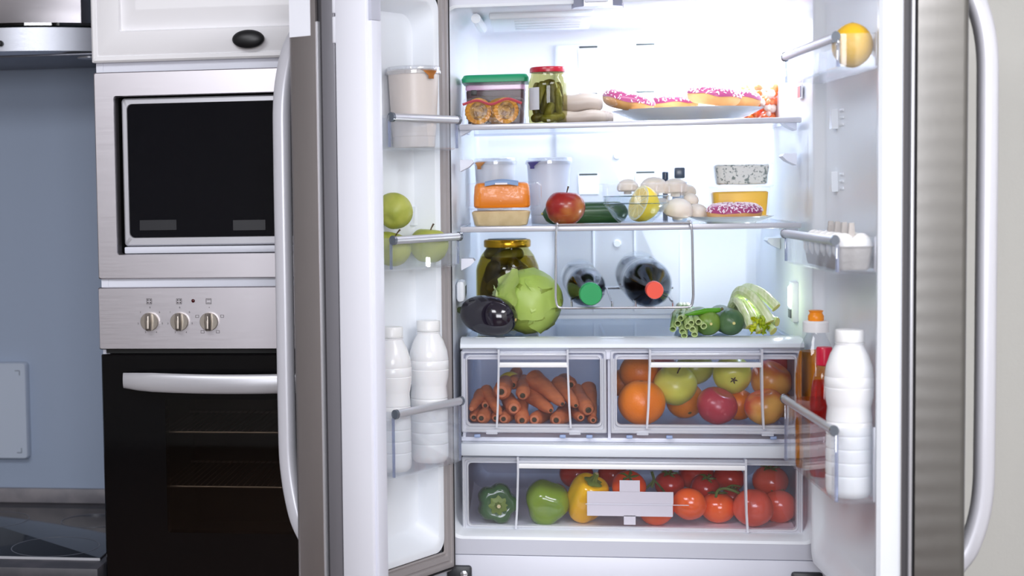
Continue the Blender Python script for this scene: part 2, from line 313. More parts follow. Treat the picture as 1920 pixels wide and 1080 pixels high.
def oven():
    t = thing('oven', 'built-in oven with steel control panel and black glass door', 'oven', (-.875, .3, .57)); o = t.location
    P = lambda n, bm, m, par=t: (bm.transform(Matrix.Translation(-o)), obj(n, bm, m, par))[1]
    X0, X1 = -1.1775, CX1+.002
    bm = B()
    L = [xz(rrect(X0, X1, 1.1815, 1.3215, .003), .02), xz(rrect(X0, X1, 1.1815, 1.3215, .003), -.016), xz(rrect(X0+.002, X1-.002, 1.1835, 1.3195, .003), -.019)]
    skin(bm, L, True, True, True); cp = P('control_panel', bm, ST_X)
    INK = mat('dark_print', (60, 52, 54), .5); KN = mat('champagne_metal', (190, 182, 172), .3, .9); KND = mat('knob_shade_side', (70, 62, 56), .4, .8)
    yF = -.0196
    for i, px in enumerate((279.5, 335.5, 391)):
        c = at(px, 603.5, -.03)
        bm = B(); n = 40
        lo = []
        for r, yy in ((.0205, -.019), (.0205, -.028), (.0195, -.030)): lo.append([Vector((c.x+r*math.cos(2*PI*k/n), yy, c.z+r*math.sin(2*PI*k/n))) for k in range(n)])
        skin(bm, lo, True, False, True)
        # the raised grip bar, rounded over, running up and down the dial
        rows = []
        for zz in (-.0195, -.014, 0, .014, .0195):
            hw = .0085*(1-.18*abs(zz)/.02); dp = .018 if abs(zz) < .018 else .010
            rows.append([Vector((c.x+hw*math.cos(a), -.0295-dp*math.sin(a)**.6, c.z+zz)) for a in [PI*k/10 for k in range(11)]])
        skin(bm, rows, False); bm.faces.new([v for v in bm.verts][-11:]) if False else None
        kn = P('knob', bm, KN, cp)
        P('pointer_line', bx(c.x-.0006, c.x+.0006, -.0486, -.0465, c.z+.004, c.z+.015), INK, cp)
        s = at(px, 565, -.02); bm = B(); w = .0062
        for a in ((-w, w, -w, -w+.001), (-w, w, w-.001, w), (-w, -w+.001, -w, w), (w-.001, w, -w, w)): box(bm, s.x+a[0], s.x+a[1], yF, -.0185, s.z+a[2], s.z+a[3])
        if i < 2:
            for a, b in ((-.0028, .0028), (.0028, .0028), (-.0028, -.0028), (.0028, -.0028)): 
                lo = [[Vector((s.x+a+.0017*math.cos(2*PI*k/10), y_, s.z+b+.0017*math.sin(2*PI*k/10))) for k in range(10)] for y_ in (-.0185, yF)]; skin(bm, lo, True, False, True)
        else:
            for zz in (-.0035, .0035): box(bm, s.x-.004, s.x+.004, yF, -.0185, s.z+zz-.0005, s.z+zz+.0005)
        P('symbol', bm, INK, cp)
        if i < 2:
            for dx, dz, ch in ((0, 27, '0'), (-19, 18, '1'), (-24, -4, '2'), (-10, -21, '3'), (12, -21, '4'), (24, -4, '5'), (19, 18, '6')):
                text('numeral', ch, .0058, INK, cp, (c.x+dx/860-o.x, yF-.0001-o.y, c.z+dz/860-o.z))
        else:
            for dx, dz in ((-24, 10), (25, 10), (16, -20), (-14, -20)):
                q = Vector((c.x+dx/860, 0, c.z+dz/860)); bm = B()
                for a in ((-.004, .004, -.003, -.0022), (-.004, .004, .0022, .003), (-.004, -.0032, -.003, .003), (.0032, .004, -.003, .003)): box(bm, q.x+a[0], q.x+a[1], yF, -.0185, q.z+a[2], q.z+a[3])
                P('symbol', bm, INK, cp)
            box_ = B(); box(box_, c.x-.0007, c.x+.0007, yF, -.0185, c.z+.0305, c.z+.0325); P('symbol', box_, INK, cp)
    s = at(362, 564, -.02); lb = blob(lambda a, p: Vector((.0042*math.sin(p)*math.cos(a), .003*math.cos(p), .0042*math.sin(p)*math.sin(a))), 14, 8); lb.transform(Matrix.Translation((s.x, -.0195, s.z)))
    P('indicator_light', lb, mat('red_lens', (74, 14, 18), .2), cp)
    # shell, cavity, door, window, racks
    bm = B(); cx0, cx1, cz0, cz1 = -1.06, -.62, .70, 1.10
    L = [xz(rrect(X0+.006, X1-.006, .575, 1.18, .002), .02), xz(rrect(cx0, cx1, cz0, cz1, .02), .02), xz(rrect(cx0, cx1, cz0, cz1, .02), .42)]
    skin(bm, L, True, False, True); P('cavity', bm, mat('dark_enamel', (26, 25, 26), .4))
    P('vent_gap', bx(X0+.012, X1-.012, -.004, .018, 1.1715, 1.181), DARK)
    bm = B(); z1, z0 = 1.1705, .575; wx0, wx1, wz0, wz1 = -1.0285, -.645, .765, 1.068
    L = [xz(rrect(wx0, wx1, wz0, wz1, .004), .014), xz(rrect(X0+.003, X1-.003, z0, z1, .004), .014), xz(rrect(X0+.003, X1-.003, z0, z1, .004), -.014), xz(rrect(X0+.006, X1-.006, z0+.003, z1-.003, .004), -.018), xz(rrect(wx0, wx1, wz0, wz1, .004), -.018), xz(rrect(wx0, wx1, wz0, wz1, .004), .014)]
    skin(bm, L); d = P('oven_door', bm, BLACK)
    P('window_pane', bx(wx0-.001, wx1+.001, -.0178, -.012, wz0-.001, wz1+.001), glass('smoked_oven_glass', (176, 170, 164), .05, .6), d)
    pts = []; a, b = at(228, 715, -.05), at(530, 722, -.05); n = 14; lo = []
    xe = b.x+(X1-b.x)-.045
    for i in range(n+1):
        t_ = i/n; x = a.x+(xe-a.x)*t_; yy = -.034-.034*math.sin(PI*t_)**.55; zc = a.z-.004*math.sin(PI*t_); h = .0215*(.8+.2*math.sin(PI*min(1, t_*6)/2)) if t_ < .2 else .0215
        lo.append([Vector((x, yy+.006*math.cos(q)*1., zc+h*math.sin(q))) for q in [2*PI*k/16 for k in range(16)]])
    bm = B(); skin(bm, lo, True, True, True)
    for x in (a.x+.012, xe-.012): box(bm, x-.01, x+.01, -.038, -.016, a.z-.012, a.z+.012, bev=.003)
    P('handle', bm, SILVER, d)
    for zz in (.987, .862):
        bm = B(); tube(bm, [(cx0+.004, .032, zz), (cx1-.004, .032, zz)], .0022, 6)
        tube(bm, [(cx0+.004, .36, zz), (cx1-.004, .36, zz)], .003, 6); tube(bm, [(cx0+.012, .0285, zz), (cx1-.012, .0285, zz)], .0026, 8)
        for i in range(30): x = cx0+.015+i*(cx1-cx0-.03)/29; tube(bm, [(x, .030, zz+.004), (x, .36, zz+.004)], .0014, 5)
        P('oven_rack', bm, mat('rack_wire', (226, 226, 224), .25, .5))
    return t
oven()

# ------------------------------------------------------------------ worktop, hob, board, hood
WZ = .688
tag(obj('worktop', bx(-2.6, -1.183, -.06, .688, WZ-.04, WZ, bev=.002), mat('dark_grey_worktop', (52, 52, 58), .5, col2=(64, 62, 68), nscale=20)), 'dark grey kitchen worktop under the black glass hob', 'worktop')
p0, p1 = at(60, 915, .68), at(60, 941, .68)
tag(obj('upstand', bx(-2.6, -1.183, .672, .687, WZ+.0005, p0.z, bev=.002), mat('grey_stone_upstand', (108, 106, 112), .45, col2=(128, 124, 128), nscale=12)), 'low grey upstand strip along the foot of the backsplash', 'upstand')
bc = thing('base_cabinet', 'base cabinet under the dark grey worktop', 'cabinet', (-1.9, .3, 0))
b_ = bx(-2.6, -1.184, 0, .66, .08, WZ-.041, bev=.002); box(b_, -2.58, -1.20, .05, .64, 0, .08); b_.transform(Matrix.Translation((1.9, -.3, 0))); obj('carcass', b_, LAV, bc)
b_ = bx(-1.78, -1.19, -.02, -.001, .10, WZ-.05, bev=.003); b_.transform(Matrix.Translation((1.9, -.3, 0))); obj('cabinet_door', b_, WHITE_LAC, bc)
def hob():
    t = thing('induction_hob', 'black glass hob with pale ring outlines in the grey worktop', 'hob', (-1.5, .3, WZ))
    o = t.location
    hx1 = -1.20
    g = B(); w = slab(.62, .56, 0, .005, .004, .0015); w.transform(Matrix.Translation((hx1-.31-o.x, .30-o.y, .0006))); obj('glass_top', w, mat('hob_glass', (14, 15, 20), .05, spec=.3), t)
    RING = mat('grey_ring_print', (92, 94, 104), .3)
    for cx, cy, r in ((hx1-.14, .13, .105), (hx1-.13, .43, .085), (hx1-.43, .15, .085), (hx1-.41, .42, .105)):
        bm = B(); lo = [[Vector((cx+q*math.cos(2*PI*k/64)-o.x, cy+q*math.sin(2*PI*k/64)-o.y, z)) for k in range(64)] for q, z in ((r, .0056), (r, .0060), (r-.0018, .0060), (r-.0018, .0056))]
        skin(bm, lo); obj('ring_mark', bm, RING, t)
    bm = B(); ex = .0022
    box(bm, hx1-.62-.001-o.x, hx1+.001-o.x, .018-o.y, .0202-o.y, .0004, .0062); obj('front_edge_trim', bm, SILVER, t)
hob()
def board():
    p, q = at(53, 861, .66), at(53, 680, .66)
    t = thing('wall_board', 'pale blue-grey rounded board fixed to the backsplash above the hob', 'board', (p.x-.10, .672, p.z)); o = t.location
    x0, x1, z0, z1 = p.x-.20, p.x, p.z, q.z
    bm = B(); L = [xz(rrect(x0, x1, z0, z1, .010), .687), xz(rrect(x0, x1, z0, z1, .010), .664), xz(rrect(x0+.003, x1-.003, z0+.003, z1-.003, .008), .659)]
    skin(bm, L, True, True, True); bm.transform(Matrix.Translation(-o)); obj('panel', bm, mat('pale_blue_grey_board', (176, 186, 202), .4), t)
    for sx in (x1-.018, x0+.018):
        for sz, s in ((z1-.022, -1), (z0+.018, 1)):
            dx = -1 if sx > p.x-.1 else 1
            bm = B(); box(bm, min(sx, sx+dx*.013), max(sx, sx+dx*.013), .6582, .6594, sz-.0011, sz+.0011); box(bm, sx-.0011, sx+.0011, .6582, .6594, min(sz, sz+s*.013), max(sz, sz+s*.013))
            bm.transform(Matrix.Translation(-o)); obj('corner_mark', bm, mat('dark_grey_print', (110, 118, 132), .5), t)
board()
def hood():
    y0, y1 = .22, .687
    e = at(173, 100, y0); xr = -1.186; xc = xr-.30
    zt, zb = at(20, 48, y0).z, at(20, 95, y0).z
    t = thing('range_hood', 'steel chimney hood with a curved glass canopy over the hob', 'range hood', (xc, .5, zb)); o = t.location
    P = lambda n, bm, m: (bm.transform(Matrix.Translation(-o)), obj(n, bm, m, t))[1]
    def arcp(bow, yb, inset=0):
        pts = []
        for i in range(17):
            s = -1+2*i/16; pts.append((xc+(.30-inset)*s, yb+bow*s*s))
        return pts+[(xr-inset, y1), (xc-.30+inset, y1)]
    A = arcp(.13, y0); 
    bm = B(); skin(bm, [xy(arcp(.13, y0+.03, .012), zb-.006), xy(arcp(.13, y0+.008, .004), zb), xy(arcp(.13, y0+.004, .004), zt-.004)], True, True, True); P('body', bm, ST_HOOD)
    bm = B(); skin(bm, [xy(A, zt), xy(A, zt+.007)], True, True, True); P('glass_canopy', bm, glass('dark_edge_glass', (70, 84, 90), .1, .7))
    bm = bx(xc-.24, xc+.24, y0+.06, y1-.03, zb-.011, zb-.0055, bev=.002); P('filter_panel', bm, mat('hood_filter_metal', (110, 112, 122), .4, .7))
    for dx in (-.20, .20):
        lo = [[Vector((xc+dx+r*math.cos(2*PI*k/24), y0+.12+r*math.sin(2*PI*k/24), z)) for k in range(24)] for r, z in ((.03, zb-.011), (.03, zb-.014), (.024, zb-.0145))]
        bm = B(); skin(bm, lo, True, False, True); P('spotlight', bm, SILVER)
    cx1 = at(148, 20, .40).x
    P('chimney', bx(2*xc-cx1-.0, cx1, .42, y1, zt+.0075, 2.715, bev=.004), ST_X)
    kb = at(3, 82, y0+.01); lo = [[Vector((kb.x+r*math.cos(2*PI*k/16), yy, kb.z+r*math.sin(2*PI*k/16))) for k in range(16)] for r, yy in ((.007, y0+.03), (.007, y0-.002), (.005, y0-.004))]
    bm = B(); skin(bm, lo, True, False, True); P('button', bm, BLACKM)
hood()

# ------------------------------------------------------------------ the refrigerator
FR = thing('refrigerator', 'open French-door refrigerator with a brightly lit white interior full of food', 'refrigerator', (0, 0, 0))
def part(name, bm, m, parent=None, label=None, **k):
    o = obj(name, bm, m, parent or FR, **k)
    if label: o['label'] = label
    return o
ZB, ZT = .772, 1.922
bm = B()
for a in ((-.456, -.42, .004, .69, .04, 1.99), (.42, .456, .004, .69, .04, 1.99), (-.42, .42, .672, .69, .04, 1.99), (-.42, .42, .03, .69, 1.955, 1.99), (-.42, .42, .03, .69, .04, .74)): box(bm, *a)
part('body', bm, GREYFL)
bm = B()
L = [xz(rrect(-.456, .456, .724, 1.99, .004), .012), xz(rrect(-.456, .456, .724, 1.99, .004), 0), xz(rrect(-.396, .394, ZB-.014, ZT+.006, .03), 0)]
skin(bm, L); part('front_flange', bm, GREYFL)
bm = B()
L = [xz(rrect(-.396, .394, ZB-.014, ZT+.006, .03, 8), 0), xz(rrect(-.391, .389, ZB-.008, ZT, .03, 8), .002), xz(rrect(-.386, .384, ZB, ZT-.002, .03, 8), .02), xz(rrect(-.382, .380, ZB+.002, ZT-.002, .03, 8), .06), xz(rrect(-.352, .354, ZB+.01, 1.93, .028, 8), .63), xz(rrect(-.345, .347, ZB+.016, 1.924, .025, 8), .655), xz(rrect(-.325, .327, ZB+.03, 1.904, .02, 8), .664)]
skin(bm, L, True, False, True); part('liner', bm, LINER)
bm = bx(-.456, .456, .0, .03, .60, .7225, bev=.003); part('lower_cross_panel', bm, LAV)
part('freezer_drawer', bx(-.454, .454, -.10, -.004, .06, .635, bev=.008), ST_Z)
# back air panel with its slots, caps and ribs
bm = B(); L = [xz(rrect(-.1515, .160, 1.20, 1.893, .008), .664), xz(rrect(-.1515, .160, 1.20, 1.893, .008), .657), xz(rrect(-.148, .1565, 1.2035, 1.8895, .008), .654)]
skin(bm, L, True, False, True); bp = part('air_panel', bm, LINER)
SLOT = mat('slot_shadow', (70, 78, 76), .7)
for px, py in ((1103, 90), (1210, 85), (1103, 178), (1210, 174), (1103, 329), (1210, 325)):
    c = at(px, py, .652)
    part('air_slot', bx(c.x-.023, c.x+.023, .6525, .6545, c.z-.005, c.z+.005, bev=.0006), SLOT, bp, label='dark horizontal air slot')
    lo = [xz([(c.x-.026, c.z+.008), (c.x+.026, c.z+.008), (c.x+.026, c.z-.05), (c.x-.026, c.z-.05)], .6545), xz([(c.x-.026, c.z-.006), (c.x+.026, c.z-.006), (c.x+.024, c.z-.048), (c.x-.024, c.z-.048)], .651)]
    bm = B(); skin(bm, lo, True, False, True); part('air_scoop', bm, LINER, bp)
for px, py in ((1157, 292), (1157, 457)):
    c = at(px, py, .652); bm = B(); lo = [[Vector((c.x+r*math.cos(2*PI*k/24), yy, c.z+r*math.sin(2*PI*k/24))) for k in range(24)] for r, yy in ((.010, .6545), (.010, .651), (.008, .6495))]
    skin(bm, lo, True, False, True); part('screw_cap', bm, LINER, bp)
for px in (1113, 1190):
    c = at(px, 470, .652); part('rib', bx(c.x-.0025, c.x+.0025, .650, .6545, 1.21, 1.46, bev=.001), LINER, bp)
# ceiling lamp cover and catch
bm = bx(-.22, .30, .06, .52, 1.909, 1.9275, bev=.004); lc = None
bm.free()
LAMP = mat('lamp_cover', (245, 250, 255), .3)
lc = part('lamp_cover', bx(-.30, -.07, .14, .44, 1.9085, 1.9275, bev=.004), LAMP)
for i in range(4): part('cover_ridge', bx(-.245, -.095, .19+.06*i, .203+.06*i, 1.9065, 1.9095, bev=.001), LAMP, lc)
bm = B(); tube(bm, [(-.328, .10, 1.908), (-.322, .34, 1.908)], .011, 10); part('ceiling_rail', bm, LAMP)
c = at(1121, 8, -.005)
bm = B(); lo = [[Vector((c.x+x, y, z)) for x, y in ((-.055, .02), (-.048, -.012), (-.03, -.03), (.03, -.03), (.05, -.012), (.055, .02))] for z in (c.z-.006, c.z+.035)]
skin(bm, lo, True, True, True)
ca = part('mullion_catch', bm, glass('grey_clear_plastic', (190, 194, 210), .1, .5, .1, milk=.5, milkcol=(200, 202, 216)))
part('catch_cover', bx(c.x-.028, c.x+.02, -.034, .0, c.z+.002, c.z+.034, bev=.002), LAV, ca)
# shelf rests, LEDs and labels on the side walls
def rest(px, py, y, side, s=1):
    p = at(px, py, y); bm = B()
    x = (-.365 if side < 0 else .365); d = -side
    lo = []
    for k, (w, zz) in enumerate(((0, .012), (.026*s, .012), (.030*s, .006), (.020*s, -.004), (0, -.014))):
        lo.append([Vector((x+d*w, yy, p.z+zz)) for yy in (y-.03, y+.03)])
    bm2 = B(); vs = [[bm2.verts.new(q) for q in l] for l in lo]
    for a, b in zip(vs, vs[1:]): bm2.faces.new((a[0], a[1], b[1], b[0]))
    bm2.faces.new([v[0] for v in vs]); bm2.faces.new([v[1] for v in vs][::-1]); bm2.faces.new((vs[0][0], vs[-1][0], vs[-1][1], vs[0][1]))
    bm.free(); part('shelf_rest', bm2, LAV)
for px, py, y, s in ((868, 310, .1, -1), (868, 494, .1, -1), (1492, 233, .16, 1), (1492, 298, .16, 1), (868, 244, .12, -1), (1490, 430, .14, 1), (1440, 455, .40, 1)): rest(px, py, y, s)
c = at(1498, 565, .20)
cp_ = part('control_strip', bx(.362, .376, .165, .225, c.z-.045, c.z+.045, bev=.004), LAV)
part('led_lens', bx(.358, .363, .178, .210, c.z-.012, c.z+.034, bev=.003), mat('led_glow', (235, 248, 255), .3, emit=6), cp_)
part('dark_button', bx(.359, .363, .178, .210, c.z-.036, c.z-.016, bev=.001), mat('dark_grey_button', (88, 92, 98), .4), cp_)
c = at(1503, 172, .13)
lb_ = part('wall_label', bx(.3705, .3735, .105, .155, c.z-.015, c.z+.015), mat('label_white', (235, 230, 232), .5))
part('label_print', bx(.3698, .3706, .118, .153, c.z-.012, c.z+.012), mat('label_red', (196, 110, 112), .5), lb_)
part('label_print', bx(.3698, .3706, .107, .117, c.z-.012, c.z+.012), mat('label_slate', (96, 110, 130), .5), lb_)
c = at(882, 545, .13)
sv = part('side_vent', bx(-.378, -.358, .09, .17, c.z-.025, c.z+.025, bev=.01), LINER)
for k in range(4): part('vent_slot', bx(-.3585, -.3572, .10+.016*k, .107+.016*k, c.z-.014+.002*k, c.z+.012), SLOT, sv)
# hinge brackets at the foot
for x0, x1 in ((-.40, -.345), (.335, .40)):
    hb = part('hinge_bracket', bx(x0, x1, -.012, .002, .655, .700, bev=.006), mat('black_bracket', (38, 40, 46), .4))
    bm = lat([(.0, 0), (.008, 0), (.008, .003), (.005, .005), (0, .005)], 16); bm.transform(Matrix.Translation(((x1-.017 if x0 < 0 else x0+.017), -.0115, .682))@Matrix.Rotation(PI/2, 4, 'X')); part('screw', bm, CHROME, hb)

# shelves
TRIM = mat('shelf_trim', (206, 206, 214), .25, .2)
def shelf(z, y0, y1, hw):
    g = part('shelf', bx(-hw+.004, hw-.004, y0+.008, y1, z-.003, z+.002), SHELFG)
    bm = bx(-hw, hw, y0, y0+.012, z-.0085, z+.004, bev=.003); part('shelf_trim', bm, TRIM, g)
    part('shelf_trim', bx(-hw+.01, hw-.01, y1-.008, y1+.004, z-.006, z+.012, bev=.003), CLEARB, g)
    for s in (-1, 1): part('shelf_rail', bx(s*hw-.006 if s > 0 else -hw, s*hw if s > 0 else -hw+.006, y0+.012, y1, z-.006, z+.004), CLEARB, g)
ZS1, ZS2, ZC = 1.6680, 1.4415, 1.197
shelf(ZS1, .067, .60, .366); shelf(ZS2, .067, .60, .366)
# crisper cover
cc = part('crisper_cover', bx(-.352, .352, .08, .60, ZC-.010, ZC-.002), glass('cover_glass', (216, 226, 236), .07, .5, milk=.14, milkcol=(160, 180, 205)))
FROST = mat('frosted_white_trim', (228, 234, 242), .22)
bm = B(); lo = []
for y, z in ((.105, ZC-.012), (.105, ZC), (.05, ZC), (.030, ZC-.010), (.028, ZC-.018), (.034, ZC-.022), (.045, ZC-.022)): lo.append([Vector((-.367, y, z)), Vector((.366, y, z))])
rows = [[bm.verts.new(p) for p in l] for l in lo]
for a, b in zip(rows, rows[1:]): bm.faces.new((a[0], a[1], b[1], b[0]))
for k in (0, 1): bm.faces.new([r[k] for r in rows])
part('cover_lip', bm, FROST, cc)
for x0, x1 in ((-.335, -.29), (-.27, -.225), (-.06, -.01), (.30, .335)): part('cover_window', bx(x0, x1, .075, .085, ZC+.0001, ZC+.0008), mat('pale_window', (240, 246, 250), .2), cc)
part('cover_fascia', bx(-.362, .362, .046, .056, ZC-.046, ZC-.020, bev=.002), LAV, cc)
for x in (-.364, -.046, .358): part('side_wall', bx(x, x+.006, .056, .60, .975, ZC-.014), LAV, cc)
dv = part('divider_shelf', bx(-.368, .366, .06, .60, .966, .976, bev=.002), LAV)
part('divider_lip', bx(-.369, .366, .024, .062, .938, .9665, bev=.005), FROST, dv)
for px in (895, 1055, 1105, 1180, 1255, 1450):
    c = at(px, 818, .05); part('clip', bx(c.x-.007, c.x+.007, .045, .055, .9765, .984, bev=.002), mat('blue_grey_plastic', (150, 168, 205), .4), dv)

# drawers
HANDW = mat('handle_white', (244, 244, 246), .3)
def drawer(x0, x1, z0, z1, ribs, yf, hz, back, feet):
    """clear pull-out drawer: tray, framed front, ribs and a white grip bar"""
    bm = B(); e = .012
    L = [xy(rrect(x0+e, x1-e, yf+.02, back, .012), z0+.012), xy(rrect(x0+e-.004, x1-e+.004, yf+.016, back+.004, .014), z0+.016), xy(rrect(x0+e-.006, x1-e+.006, yf+.014, back+.006, .014), z1-.012)]
    skin(bm, L, True, True, False)
    # leave the tray's front open so the front plate closes it
    dl = [f for f in bm.faces if f.calc_center_median().y < yf+.0165 and f.calc_center_median().z > z0+.0165]
    bmesh.ops.delete(bm, geom=dl, context='FACES')
    d = part('crisper_drawer', bm, TRAYP)
    # the frame of the front, a stepped ring
    bm = B()
    L = [xz(rrect(x0, x1, z0, z1, .004), yf+.014), xz(rrect(x0, x1, z0, z1, .004), yf+.003), xz(rrect(x0+.002, x1-.002, z0+.002, z1-.002, .004), yf), xz(rrect(x0+.005, x1-.005, z0+.007, z1-.005, .006), yf), xz(rrect(x0+.0065, x1-.0065, z0+.0085, z1-.0065, .007), yf+.006), xz(rrect(x0+.0095, x1-.0095, z0+.014, z1-.009, .008), yf+.006), xz(rrect(x0+.011, x1-.011, z0+.0155, z1-.0105, .009), yf+.001), xz(rrect(x0+.0135, x1-.0135, z0+.0185, z1-.0125, .009), yf+.001), xz(rrect(x0+.0145, x1-.0145, z0+.0195, z1-.0135, .009), yf+.010)]
    skin(bm, L); part('front_frame', bm, CLEARB, d)
    bm = B(); L = [xz(rrect(x0+.0135, x1-.0135, z0+.0185, z1-.0125, .009), yf+.007), xz(rrect(x0+.0135, x1-.0135, z0+.0185, z1-.0125, .009), yf+.0095)]
    skin(bm, L, True, True, True); part('front_panel', bm, FRONTCL, d)
    ra, rb = ribs
    for xr, s in ((ra, 1), (rb, -1)):
        bm = B(); h = z1-z0; w = .0022
        lo = [[Vector((xr+s*o_+q[0], yf+q[1], z)) for q in ((-w, .004), (-w, -dd), (w, -dd), (w, .004))] for o_, z, dd in ((-.004, z0+.012, .006), (-.001, z0+.06*h/.18, .010), (.002, z1-.03, .022), (.002, z1+.004, .024))]
        skin(bm, lo, True, True, True); part('front_rib', bm, CLEARB, d)
    part('grip_bar', bx(ra+.001, rb-.001, yf-.022, yf-.008, hz-.0055, hz+.0055, bev=.002), HANDW, d, label='white grip bar across the drawer front')
    part('grip_hood', bx(ra+.001, rb-.001, yf-.020, yf+.004, z1-.009, z1-.004, bev=.001), CLEARB, d)
    for fx in feet: part('front_foot', bx(fx-.013, fx+.013, yf+.001, yf+.012, z0-.004, z0+.006, bev=.002), CLEARB, d)
    return d
yf = .040
A_, B_ = at(866, 812, yf), at(1137, 660, yf)
d1 = drawer(-.3665, B_.x, .9885, 1.1715, (at(934, 700, yf).x, at(1066, 700, yf).x), yf, at(1000, 684, yf-.015).z, .50, (at(922, 812, yf).x, at(1078, 812, yf).x))
d2 = drawer(at(1145, 812, yf).x, .3635, .9885, 1.1715, (at(1216, 700, yf).x, at(1428, 700, yf).x), yf, at(1320, 684, yf-.015).z, .50, (at(1205, 812, yf).x, at(1440, 812, yf).x))
d3 = drawer(-.3665, .3665, .7620, .9335, (at(970, 900, yf).x, at(1398, 900, yf).x), yf, at(1185, 875, yf-.015).z, .48, (at(938, 1000, yf).x, at(1034, 1000, yf).x, at(1133, 1000, yf).x, at(1232, 1000, yf).x, at(1332, 1000, yf).x, at(1432, 1000, yf).x))
PATCH = mat('grey_sticker', (206, 202, 214), .5)
for a, b, c, d in ((1101, 924, 1263, 944), (1101, 946, 1262, 968), (1162, 902, 1200, 923), (1170, 968, 1192, 985)):
    p, q = at(a, d, yf-.001), at(c, b, yf-.001); part('sticker', bx(p.x, q.x, yf+.0055, yf+.0068, p.z, q.z), PATCH, d3, label='grey rectangular sticker patch on the drawer front')
p, q = at(1098, 946, yf), at(1292, 944, yf); part('front_line', bx(p.x, q.x, yf+.004, yf+.0066, p.z-.0004, p.z+.0008), CLEARB, d3)

# ------------------------------------------------------------------ doors
def doorM(o, a, side):
    if side == 'L': u, n = Vector((-math.sin(a), -math.cos(a), 0)), Vector((math.cos(a), -math.sin(a), 0))
    else: u, n = Vector((math.sin(a), -math.cos(a), 0)), Vector((-math.cos(a), -math.sin(a), 0))
    return Matrix(((u.x, n.x, 0, o[0]), (u.y, n.y, 0, o[1]), (0, 0, 1, 0), (0, 0, 0, 1)))
ML, MR = doorM((-.3454, -.0549), .5253, 'L'), doorM((.3015, -.0578), .0541, 'R')
def dpart(M, name, bm, m, parent=None, label=None, sm=True):
    bm.transform(M); return part(name, bm, m, parent, label, sm=sm)
def un(l, n): return [Vector((p[0], n, p[1])) for p in l]
def door(M, u0, u1, z0, z1, nout, nsteel, ngask, nfloor, gask, ring, st, rim_n, mirror=False):
    bm = B()
    e = .008
    L = [un(rrect(u0+.01, u1-.006, z0+.01, z1-.01, .004), nsteel), un(rrect(u0, u1, z0, z1, .004), nsteel), un(rrect(u0, u1, z0, z1, .004), nout+.012), un(rrect(u0+.002, u1-.003, z0+.002, z1-.002, .004), nout+.004), un(rrect(u0+e, u1-e, z0+e, z1-e, .004), nout)]
    skin(bm, L, True, False, True); d = dpart(M, 'door', bm, st)
    bm = B(); L = [un(rrect(u0+.006, u1-.012, z0+.008, z1-.008, .004), nsteel-.004), un(rrect(u0+.006, u1-.012, z0+.008, z1-.008, .004), ngask)]
    skin(bm, L); dpart(M, 'door_core', bm, GASKD, d)
    g0, g1 = gask
    bm = B(); L = []
    for i, (ins, nn) in enumerate(((.0, nsteel+.004), (.0, ngask-.002), (.004, ngask), (.010, ngask), (.012, ngask-.004), (.016, ngask-.004), (.018, ngask), (.028, ngask), (.030, ngask-.004), (.034, ngask-.004), (.036, ngask), (ring-.004, ngask), (ring, ngask-.002))):
        L.append(un(rrect(u0+.008+ins, u1-.016-ins*g1, z0+.012+ins, z1-.012-ins, .004), nn))
    skin(bm, L); dpart(M, 'gasket', bm, GASK, d)
    a0, a1, b0, b1 = u0+.008+ring, u1-.016-ring*g1, z0+.012+ring, z1-.012-ring
    bm = B(); L = [un(rrect(a0, a1, b0, b1, .03, 8), ngask-.004), un(rrect(a0, a1, b0, b1, .03, 8), rim_n-.006), un(rrect(a0+.004, a1-.006, b0+.004, b1-.004, .03, 8), rim_n), un(rrect(a0+.012, a1-.016, b0+.014, b1-.014, .03, 8), rim_n), un(rrect(a0+.018, a1-.022, b0+.020, b1-.020, .03, 8), rim_n-.004), un(rrect(a0+.028, a1-.03, b0+.045, b1-.04, .04, 8), nfloor+.006), un(rrect(a0+.036, a1-.04, b0+.055, b1-.05, .04, 8), nfloor)]
    skin(bm, L, True, False, True); dpart(M, 'door_liner', bm, LINER, d)
    return d
DL = door(ML, -.015, .4435, .690, 1.995, -.129, -.058, -.045, -.100, (1, 1), .040, ST_Z, -.043)
DR = door(MR, -.045, .540, .690, 1.995, -.2125, -.126, -.107, -.088, (1, .12), .030, ST_R, -.067)
# left: reveal strips, flipping mullion, handle, sticker
dpart(ML, 'steel_reveal', bx(.432, .4425, -.060, -.0545, .745, 1.86, bev=.001), SILVER, DL)
dpart(ML, 'steel_reveal', bx(.420, .4405, -.046, -.014, .69, 1.995, bev=.002), mat('reveal_grey', (142, 141, 148), .4, .5), DL)
fl = dpart(ML, 'mullion_flap', bx(.405, .4435, -.010, .0635, .690, 1.9255, bev=.002), mat('flap_white', (228, 229, 238), .4), DL)
fl['label'] = 'white folding mullion flap on the free edge'
fl2 = dpart(ML, 'mullion_cap', bx(.405, .4432, -.010, .0625, 1.927, 1.99, bev=.002), MATS['flap_white'], DL)
dpart(ML, 'flap_side_strip', bx(.405, .436, .0636, .071, .742, 1.853, bev=.001), LAV, DL)
dpart(ML, 'flap_side_strip', bx(.405, .436, .0636, .071, 1.8535, 1.99, bev=.001), mat('strip_grey', (190, 192, 206), .4), DL)
dpart(ML, 'flap_side_strip', bx(.405, .438, .0636, .073, .69, .7415, bev=.001), LAV, DL)
for z0, z1 in ((1.872, 1.902), (1.815, 1.866)): dpart(ML, 'flap_hinge', bx(.425, .4425, -.018, -.009, z0, z1, bev=.002), MATS['flap_white'], DL)
